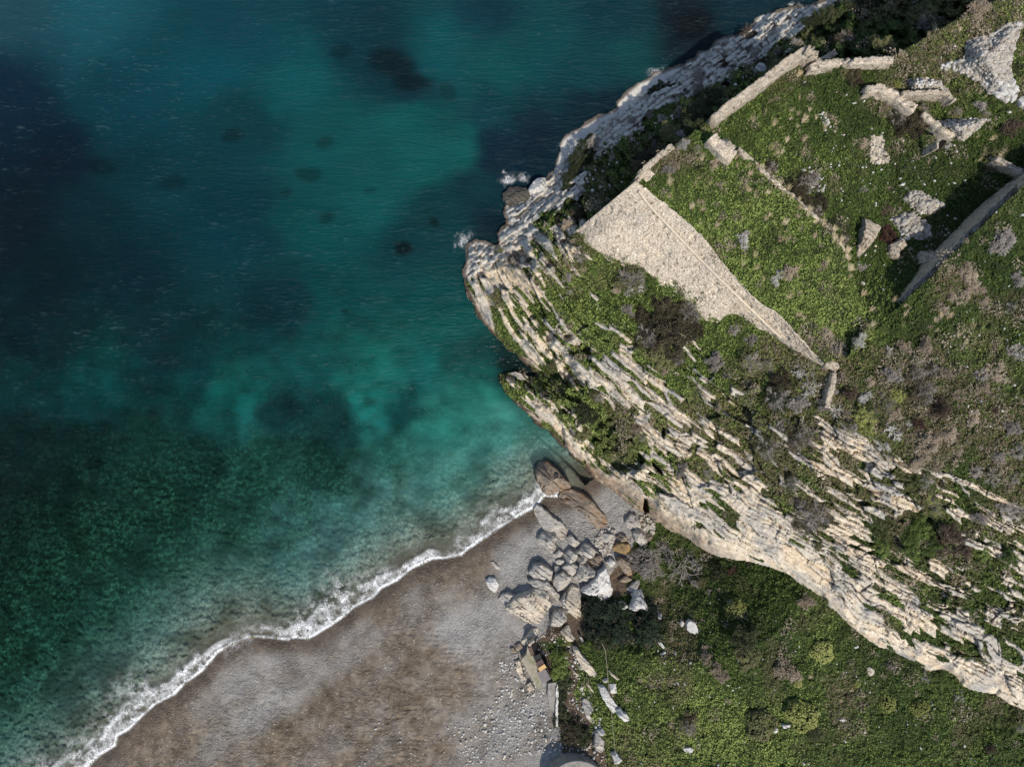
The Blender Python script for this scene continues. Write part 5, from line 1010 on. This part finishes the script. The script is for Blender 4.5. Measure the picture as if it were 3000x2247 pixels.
def rest():
    V_ = []; F_ = []; MI = []; off = 0; ms = {}
    for me, loc, s, rot in REST:
        if me not in ms:
            v = np.empty(len(me.vertices)*3, np.float32); me.vertices.foreach_get('co', v); fi = np.array([tuple(p.vertices) for p in me.polygons]); ms[me] = (v.reshape(-1, 3), fi, me.materials[0].name)
        v, fi, mn = ms[me]; R = np.array(__import__('mathutils').Euler(rot).to_matrix())
        V_.append(v @ R.T*s+np.array(loc)); F_.append(fi+off); off += len(v); MI.append(np.full(len(fi), {'cream_boulder': 0, 'white_boulder': 1, 'grey_boulder': 2}[mn]))
    me = newmesh('small_stones', np.concatenate(V_), np.concatenate(F_), M['bcream']); me.materials.append(M['bwhite']); me.materials.append(M['bgrey'])
    me.polygons.foreach_set('material_index', np.concatenate(MI).astype(np.int32))
    tag(link('small_stones', me), 'countless small loose stones scattered on beach, rubble heaps and grass', 'stones', None, 'stuff')
rest()
# ------------------------------------------------------------------ masonry
def resample(pts, n):
    p = np.array(pts, float); s = np.r_[0, np.cumsum(np.linalg.norm(np.diff(p[:, :2], axis=0), axis=1))]; t = np.linspace(0, s[-1], n)
    return np.stack([np.interp(t, s, p[:, k_]) for k_ in range(p.shape[1])], 1)
def gridmesh(name, G, mat, org, closed=False):
    n, m = G.shape[:2]; idx = np.arange(n*m).reshape(n, m)
    f = np.stack([idx[:-1, :-1].ravel(), idx[1:, :-1].ravel(), idx[1:, 1:].ravel(), idx[:-1, 1:].ravel()], 1)
    du_ = np.linalg.norm(np.diff(G, axis=0), axis=2).mean(1); dv_ = np.linalg.norm(np.diff(G, axis=1), axis=2).mean(0)
    uu_ = np.repeat(np.r_[0, np.cumsum(du_)][:, None], m, 1); vv_ = np.repeat(np.r_[0, np.cumsum(dv_)][None], n, 0)
    return newmesh(name, G.reshape(-1, 3)-org, f, mat, {'wu': uu_, 'wv': vv_})
def great_wall():
    n = 460; m = 120; ft = resample([(a, b) for a, b in FOOT], n); tp = resample([(a, b) for a, b in TOPE], n)
    t = np.linspace(0, 1, n); zt = cz(20.2+.9*t)+.25; zf = zat(ft[:, 0], ft[:, 1]); zf = np.convolve(np.r_[[zf[0]]*20, zf, [zf[-1]]*20], np.ones(41)/41, 'valid'); zf = np.minimum(zf, np.interp(t, [0, .3, .6, 1], cz(np.array([11, 12.5, 14.5, 18.3])))+.8)-.25
    A = np.stack(P(ft[:, 0], ft[:, 1], zf), 1); B = np.stack(P(tp[:, 0], tp[:, 1], zt), 1)
    s = np.linspace(0, 1, m)[None, :, None]; G = A[:, None]*(1-s)+B[:, None]*s
    d = B[-1]-B[0]; along = d/np.linalg.norm(d); out = np.array([along[1], -along[0], 0.]); out = out if out[1] < 0 else -out
    uu = (G@along); zz = G[..., 2]
    disp = .10*fbm(uu/.8, zz/.5, 501, 4)+.05*fbm(uu/.25, zz/.2, 505, 2)-.22*ss(.2, .5, fbm(uu/1.0, zz/.45, 509, 3))*ss(0, .1, s[..., 0])
    sw = worley(uu/.42+.3*fbm(uu/.6, zz/.6, 515, 2), s[..., 0]*np.linalg.norm(A-B, axis=1)[:, None]/.26, 517); disp = disp*.75+.07*ss(0, .25, sw[1]-sw[0])+.06*(sw[4]-.5)
    G = G+disp[..., None]*(out*.8+np.array([0, 0, .6]))
    top = G[:, -1]; inn = -out
    rag = (.04*fbm(uu[:, -1]/.7, uu[:, -1]*0, 511, 3))[:, None]
    back = [G[:, :1]-np.array([0, 0, 1.6])+out*.1]
    add = [top+inn*.05+[0, 0, .03], top+inn*(.12+rag*2)+[0, 0, .04], top+inn*(.14+rag*2)-[0, 0, .8], top+inn*.2-[0, 0, 5]]
    G = np.concatenate([back[0]]+[G]+[a[:, None] for a in add], 1)
    # return flank at the left corner, so the wall is solid seen from the sea side
    fl = G[0].copy(); flk = []
    for q, zz_ in ((.0, 0), (.5, 0), (.5, -4), (.5, -9)): flk.append(fl+inn*q+[0, 0, zz_])
    org = G.reshape(-1, 3).mean(0); org[2] = G[..., 2].min()+1
    e = bpy.data.objects.new('fortress_wall', None); COL.objects.link(e); e.location = org
    tag(e, 'long battered pale limestone fortress wall retaining the grass terrace', 'wall')
    o = link('wall_face', gridmesh('wall_face', G, M['wall'], org), e); o.data.polygons.foreach_set('use_smooth', np.ones(len(o.data.polygons), bool))
    link('wall_flank', gridmesh('wall_flank', np.stack(flk), M['wall'], org), e)
    # string course
    CP = resample([(1874,560),(1900,598),(1949,649),(2003,708),(2052,757),(2090,797),(2134,839),(2172,875),(2226,929),(2256,957),(2290,988)], 120)
    F = G[:, 45:122].reshape(-1, 3); fx = 1500+F[:, 0]/(.0005*(H-F[:, 2])); fy = 1123.5-F[:, 1]/(.0005*(H-F[:, 2]))
    pts = np.array([F[np.argmin((fx-a)**2+(fy-b)**2)] for a, b in CP])
    for _ in range(40): pts[1:-1] = (pts[:-2]+pts[1:-1]*2+pts[2:])/4
    sect = []
    for k_ in range(9):
        a = -.6+math.pi*1.15*k_/8; sect.append(pts+out*(.13*math.cos(a)+.1)+np.array([0, 0, .12*math.sin(a)+.12]))
    S = np.stack(sect, 1); S += (.02*fbm(np.arange(120)[:, None]*.8+0*S[..., 0], S[..., 2], 520, 2))[..., None]*out
    link('string_course', gridmesh('string_course', S, M['bcream2'], org), e)
M['bcream2'] = plain('dressed_limestone', (.56, .48, .37), .9, .12, 3, .3, .03)
great_wall()
def box_wall(path, width, ht, mk, label, cat='wall', ragged=.25, zt=None, zbase=None, name='ruined_wall', group=None, hz=None, capn=None):
    """path in photograph pixels along the wall's top, ht above the ground there"""
    L = sum(math.hypot(a[0]-b[0], a[1]-b[1]) for a, b in zip(path[:-1], path[1:]))*.031
    n = max(16, int(L/.11)); p = resample(path, n)
    zg = zat(p[:, 0], p[:, 1])
    zT = (zg+ht) if zt is None else cz(np.interp(np.linspace(0, 1, n), np.linspace(0, 1, len(zt)), zt))
    k5 = np.ones(7)/7; zT = np.convolve(np.r_[[zT[0]]*3, zT, [zT[-1]]*3], k5, 'valid'); zT = zT+ragged*.9*fbm(np.arange(n)*.11/1.3, np.zeros(n), 640+int(path[0][1]), 3)
    zB = (zT-ht-.8) if zbase is None else np.full(n, zbase)
    Xc, Yc, _ = P(p[:, 0], p[:, 1], zT); Q = np.stack([Xc, Yc], 1)
    T = np.gradient(Q, axis=0); T /= np.linalg.norm(T, axis=1)[:, None]; Nn = np.stack([-T[:, 1], T[:, 0]], 1)
    rows = []; nv = max(5, int(ht/.13)); w = width/2
    us = np.arange(n)*.11; per = 0.; last = None
    sidx = [(-w, k_/nv) for k_ in range(nv+1)]+[(x_, 1.) for x_ in np.linspace(-w, w, max(5, int(width/.1)))[1:-1]]+[(w, 1-k_/nv) for k_ in range(nv+1)]
    for off, tt_ in sidx:
        z = zB+(zT-zB)*tt_
        if tt_ > .9: z = z+ragged*.6*fbm(us/.6+off, us*0+off/.5, 601+int(path[0][0]), 3)
        per += .12; sw = worley(us/.40+.5*fbm(us/.8, us*0+per, 651, 2), np.full(n, per/.30), 653); dd = .10*ss(0, .3, sw[1]-sw[0])+.14*(sw[4]-.5)
        if tt_ > .95: z = z+dd*1.2
        o2 = off*(1+dd*.5/w)+.08*fbm(us/.45, z/.35+off*3, 611, 3)
        rows.append(np.stack([Q[:, 0]+Nn[:, 0]*o2, Q[:, 1]+Nn[:, 1]*o2, z], 1))
    G = np.stack(rows, 1); c0 = G[0].mean(0); c1 = G[-1].mean(0)
    G = np.concatenate([np.repeat(c0[None, None], G.shape[1], 1), G, np.repeat(c1[None, None], G.shape[1], 1)], 0)
    org = G.reshape(-1, 3).mean(0); org[2] = float(zB.min())
    o = link(name, gridmesh(name, G, M[mk], org), None, org); tag(o, label, cat, group); return o
RIGHT = [(3420,215),(3140,428),(3000,540),(2970,568),(2916,618),(2875,662),(2845,689),(2807,730),(2772,757),(2726,811),(2672,860),(2639,895)]
box_wall(RIGHT, .9, 3.3, 'wallg', 'long straight grey retaining wall crossing the right side', zt=[25,24.6,24.3,24,23.9,23.7,23.5,23.3,23,22.8,22.4,21.9], ragged=.12, name='retaining_wall')
box_wall([(2092,352),(2145,307),(2207,262),(2270,214),(2300,190),(2366,148)], .85, 3.8, 'wallg', 'long straight north wall with a pale rubble top', zt=[20.6,20.6,20.8,21,21,21.2], zbase=11, ragged=.2, name='north_wall')
box_wall([(1865,530),(1912,474),(1972,428)], .5, 3, 'wallg', 'narrow wall crest from the great corner up to the pale shrub', zt=[20.3,20.7,21], zbase=9, ragged=.1, name='wall_crest')
box_wall([(2362,146),(2380,156),(2394,164)], .8, 1.5, 'wallg', 'broken return of the north wall at its top corner', ragged=.4)
box_wall([(1882,520),(1905,498)], 1.2, .35, 'wall', 'patch of rough rubble masonry behind the upper left wall corner', zt=[20.4,20.6], ragged=.25, name='rubble_masonry')
box_wall([(2085,400),(2102,420),(2130,448),(2150,462)], .95, 1.3, 'wall', 'short thick bright wall stub on the grass terrace', ragged=.35)
box_wall([(2122,408),(2140,428),(2152,438)], .55, 1.0, 'wallg', 'low grey wall remnant beside the thick stub', ragged=.4)
box_wall([(2164,434),(2180,450),(2208,473)], .3, .8, 'wallg', 'thin pale curb along the upper end of the terrace edge', ragged=.15)
box_wall([(2212,478),(2231,499),(2264,531),(2307,564),(2340,592),(2375,624),(2400,646),(2427,672),(2468,724),(2483,760)], .22, .35, 'wall', 'thin broken stone curb along the overgrown terrace edge', ragged=.3, name='low_wall')
box_wall([(2375,196),(2400,190),(2450,183),(2520,179),(2600,176),(2617,177)], .55, 1.0, 'wall', 'short bright straight wall with sunlit cream top', ragged=.12)
box_wall([(2392,184),(2420,170),(2450,152)], .5, .9, 'wallg', 'grey stub joining the bright straight wall at its left end', ragged=.3)
box_wall([(2541,263),(2575,256),(2605,270),(2639,292),(2668,314),(2680,322)], .62, 1.1, 'wall', 'curving ruined wall of pale rubble in the upper yard', ragged=.4)
box_wall([(2646,273),(2700,272),(2776,271)], .35, 1.3, 'wallg', 'thin straight grey wall facing a rubble mound', ragged=.1)
box_wall([(2775,270),(2788,284),(2798,296)], .4, 1.1, 'wallg', 'short rubble arm at the right end of the thin grey wall', ragged=.4)
box_wall([(2706,330),(2722,345),(2740,362),(2766,380),(2794,398)], .45, 1.0, 'wall', 'narrow ruined wall running down to the arched doorway', ragged=.35)
box_wall([(2921,463),(2942,477),(2965,492),(3000,514),(3040,535)], .5, 1.0, 'wallg', 'ruined wall arm meeting the right hand wall from the left', ragged=.35)
box_wall([(2416,1068),(2440,1068),(2454,1082)], .7, .6, 'wallg', 'broken corner masonry at the right end of the great wall', ragged=.45)
box_wall([(2444,1092),(2442,1120),(2432,1155),(2424,1195)], .45, .8, 'wallg', 'weathered flank wall running down from the broken corner', ragged=.3)
# arched doorway: two short gable slabs over a dark opening
def doorway():
    e = bpy.data.objects.new('doorway', None); COL.objects.link(e); x0, y0, z0 = P(2766, 425, float(zat(2766, 425))); e.location = (x0, y0, z0)
    tag(e, 'gabled stone doorway with a dark opening under the vault', 'doorway')
    def slab(nm, pts, z1, z2, mat):
        v = [np.array(P(a, b, z1+dz)) for (a, b, dz) in pts]; n = len(v); v += [q-np.array([0, 0, z2]) for q in v]
        f = [tuple(range(n)), tuple(range(2*n-1, n-1, -1))]+[(i, n+i, n+(i+1) % n, (i+1) % n) for i in range(n)]
        me = bpy.data.meshes.new(nm); me.from_pydata([tuple(q-np.array([x0, y0, z0])) for q in v], [], f); me.materials.append(mat); me.update()
        bm = __import__('bmesh').new(); bm.from_mesh(me); __import__('bmesh').ops.recalc_face_normals(bm, faces=bm.faces); bm.to_mesh(me); bm.free(); link(nm, me, e)
    zt = z0+2.4
    slab('gable_slab', [(2745,412,0),(2768,396,.5),(2768,403,.5),(2750,418,0)], zt, .3, M['wallg'])
    slab('gable_slab', [(2768,396,.5),(2790,405,0),(2788,411,0),(2768,403,.5)], zt-.01, .3, M['wallg'])
    slab('jamb', [(2745,413,0),(2751,413,0),(2750,437,0),(2745,436,0)], zt-.35, 2.6, M['wallg'])
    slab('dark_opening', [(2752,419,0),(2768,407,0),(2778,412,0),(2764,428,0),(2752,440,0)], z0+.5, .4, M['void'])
M['void'] = plain('opening_shade', (.008, .007, .006))  # near-black slab colour paints the shade inside the doorway
doorway()
# broken vault blocks in the yard
def vault(poly, h, label, tilt):
    me, org, c = rock_mesh(poly, h, int(poly[0][0]), M['wallg'], name='vault_fragment'); o = link('vault_fragment', me, None, org); tag(o, label, 'ruin')
vault(B5([(480,700),(560,730),(670,800),(640,850),(600,900),(490,1040),(420,1130),(400,1100),(405,1020),(430,950),(450,830),(480,760)]), 1.6, 'triangular fragment of fallen masonry with a smooth grey face', 0)
vault(B5([(880,900),(910,950),(940,1000),(890,1045),(830,1060),(820,1140),(770,1130),(740,1080),(750,1030),(760,980),(820,960)]), 1.5, 'jagged fallen masonry block beside the reddish dry bush', 0)
vault(B5([(1100,1060),(1150,1045),(1200,1050),(1290,1100),(1270,1190),(1240,1240),(1190,1220),(1130,1190),(1070,1200),(1095,1150),(1080,1120)]), 1.7, 'jagged masonry block leaning on the right hand wall', 0)
# ------------------------------------------------------------------ shed, yard and path behind the beach
def prism(nm, pts, z1, th, mat, parent, org, tilt=(0, 0)):
    v = []
    for a, b in pts:
        x, y, _ = P(a, b, z1); v.append(np.array([x, y, z1+tilt[0]*(x-org[0])+tilt[1]*(y-org[1])]))
    n = len(v); v += [q-np.array([0, 0, th]) for q in v]
    f = [tuple(range(n)), tuple(range(2*n-1, n-1, -1))]+[(i, n+i, n+(i+1) % n, (i+1) % n) for i in range(n)]
    import bmesh
    me = bpy.data.meshes.new(nm); me.from_pydata([tuple(q-np.array(org)) for q in v], [], f); me.materials.append(mat)
    bm = bmesh.new(); bm.from_mesh(me); bmesh.ops.recalc_face_normals(bm, faces=bm.faces); bm.to_mesh(me); bm.free()
    return link(nm, me, parent, (0, 0, 0) if parent else org)
S_ = lambda pts: C(1480, 1860, .1891, pts)
M['rust'] = plain('rusty_sheet', (.085, .055, .05), .7, .3, 5, .3, .02); M['board'] = plain('orange_board', (.52, .33, .14), .7, .15, 5)
M['panel'] = plain('grey_roofing', (.17, .155, .15), .8, .15, 4, .2, .02, (.13, .12, .115)); M['tar'] = plain('black_felt', (.03, .03, .03), .8, .3)
M['conc'] = plain('mossy_concrete', (.30, .27, .21), .9, .2, 2.5, .4, .03, (.17, .17, .10)); M['dconc'] = plain('old_concrete', (.25, .235, .21), .9, .25, 5, .5, .04, (.15, .14, .125))
M['brick'] = plain('brown_cistern', (.12, .085, .06), .9, .3, 5, .4, .03); M['wood'] = plain('dark_timber', (.05, .035, .025), .8)
def shed():
    z = 3.2; x0, y0, _ = P(1590, 1955, z); org = (x0, y0, z); e = bpy.data.objects.new('shed', None); COL.objects.link(e); e.location = org
    tag(e, 'small lean-to shed with patchwork roof of grey, rust and orange panels', 'shed')
    zr = z+2.2
    prism('roof_panel', S_([(490,580),(625,525),(707,675),(570,745)]), zr, .08, M['panel'], e, org)['label'] = 'large grey roof panel'
    prism('roof_panel', S_([(508,512),(607,447),(642,500),(540,568)]), zr+.14, .06, M['board'], e, org)['label'] = 'orange board roof panel'
    prism('roof_panel', S_([(475,425),(570,370),(607,440),(508,506)]), zr+.02, .06, M['rust'], e, org)['label'] = 'rusty brown roof panel'
    prism('roof_panel', S_([(462,325),(535,285),(568,362),(476,418)]), zr-.1, .06, M['tar'], e, org)['label'] = 'black felt roof panel'
    prism('wall', S_([(575,740),(700,672),(707,680),(582,750)]), zr-.1, 2.6, M['dconc'], e, org)
    prism('wall', S_([(640,500),(650,495),(712,668),(702,674)]), zr-.1, 2.6, M['wood'], e, org)
    prism('wall', S_([(478,420),(486,416),(575,735),(567,742)]), zr-.1, 2.6, M['wood'], e, org)
    for a, b in ((465, 330), (566, 296), (700, 560)): prism('post', S_([(a, b), (a+8, b), (a+8, b+8), (a, b+8)]), zr-.12, 2.6, M['wood'], e, org)
shed()
zc = 2.75; x0, y0, _ = P(1560, 1960, zc)
o = prism('concrete_terrace', S_([(250,382),(330,298),(345,170),(400,320),(460,320),(480,440),(500,580),(560,720),(552,790),(510,842),(440,720),(370,600)]), 3.3, 1., M['conc'], None, (x0, y0, zc)); tag(o, 'pale mossy concrete terrace in front of the shed', 'terrace')
x0, y0, _ = P(1562, 1900, 3.)
o = prism('cistern', S_([(355,205),(445,140),(500,210),(460,255),(458,300),(412,322)]), 3.7, 1.4, M['brick'], None, (x0, y0, 3.)); tag(o, 'small brown cistern cover above the shed roof', 'cistern')
prism('rim', [(a-x_, b) for x_ in (0,) for a, b in S_([(352,150),(440,85),(462,110),(375,178)])], 3.95, 1.4, M['wallg'], o, (x0, y0, 3.))
x0, y0, _ = P(1630, 2060, 3.2)
o = prism('path', [(1606,2002),(1630,1998),(1632,2090),(1612,2078),(1604,2040)], 3.45, 1., M['dconc'], None, (x0, y0, 3.)); tag(o, None, None, None, 'structure')
box_wall([(1632,2003),(1632,2060),(1631,2128)], .16, .5, 'bwhite', 'thin whitish low kerb wall beside the concrete path', ragged=.06, name='low_wall')
box_wall(S_([(190,400),(215,480),(225,560),(262,650),(280,690)]), .5, .6, 'wall', 'crumbling cream stone kerb between beach and shed terrace', ragged=.25, name='low_wall')
box_wall(S_([(350,760),(420,850),(380,800)])[:2], .7, .5, 'wall', 'low pale masonry stub at the lower end of the terrace', ragged=.2, name='low_wall')
def round_roof():
    z = 5.9; x0, y0, _ = P(1692, 2320, z); R = 3.45; n = 64; org = (x0, y0, z-2.6)
    v = []; f = []
    prof = [(R, 0), (R, 2.45), (R-.08, 2.6), (R-.45, 2.62), (R*.6, 2.72), (R*.3, 2.8), (.05, 2.82)]
    for r_, h_ in prof:
        for i in range(n): a = 2*math.pi*i/n; v.append((r_*math.cos(a), r_*math.sin(a), h_))
    for k_ in range(len(prof)-1):
        for i in range(n): f.append((k_*n+i, k_*n+(i+1) % n, (k_+1)*n+(i+1) % n, (k_+1)*n+i))
    me = bpy.data.meshes.new('round_roof'); me.from_pydata(v, [], f); me.materials.append(M['dconc']); tag(link('water_tank', me, None, org), 'round grey concrete tank roof cut by the bottom edge', 'tank')
round_roof()
def cable():
    pts = [(1764,1885,9.3),(1774,1906,9),(1779,1960,8.8),(1785,2033,8.6),(1791,2082,8.6),(1801,2191,8.8),(1808,2247,9),(1830,2420,9.6)]
    p = resample(pts, 90); A = np.stack(P(p[:, 0], p[:, 1], p[:, 2]), 1); v, f = tubes(A[:-1], A[1:], np.full(89, .028), np.full(89, .028)); org = A[0]
    tag(link('power_line', newmesh('power_line', v-org, f, M['wallg']), None, org), 'thin pale overhead cable running down to the bottom edge', 'cable')
cable()
finish_labels()
print('stones', TOT, 'plants', CNT)
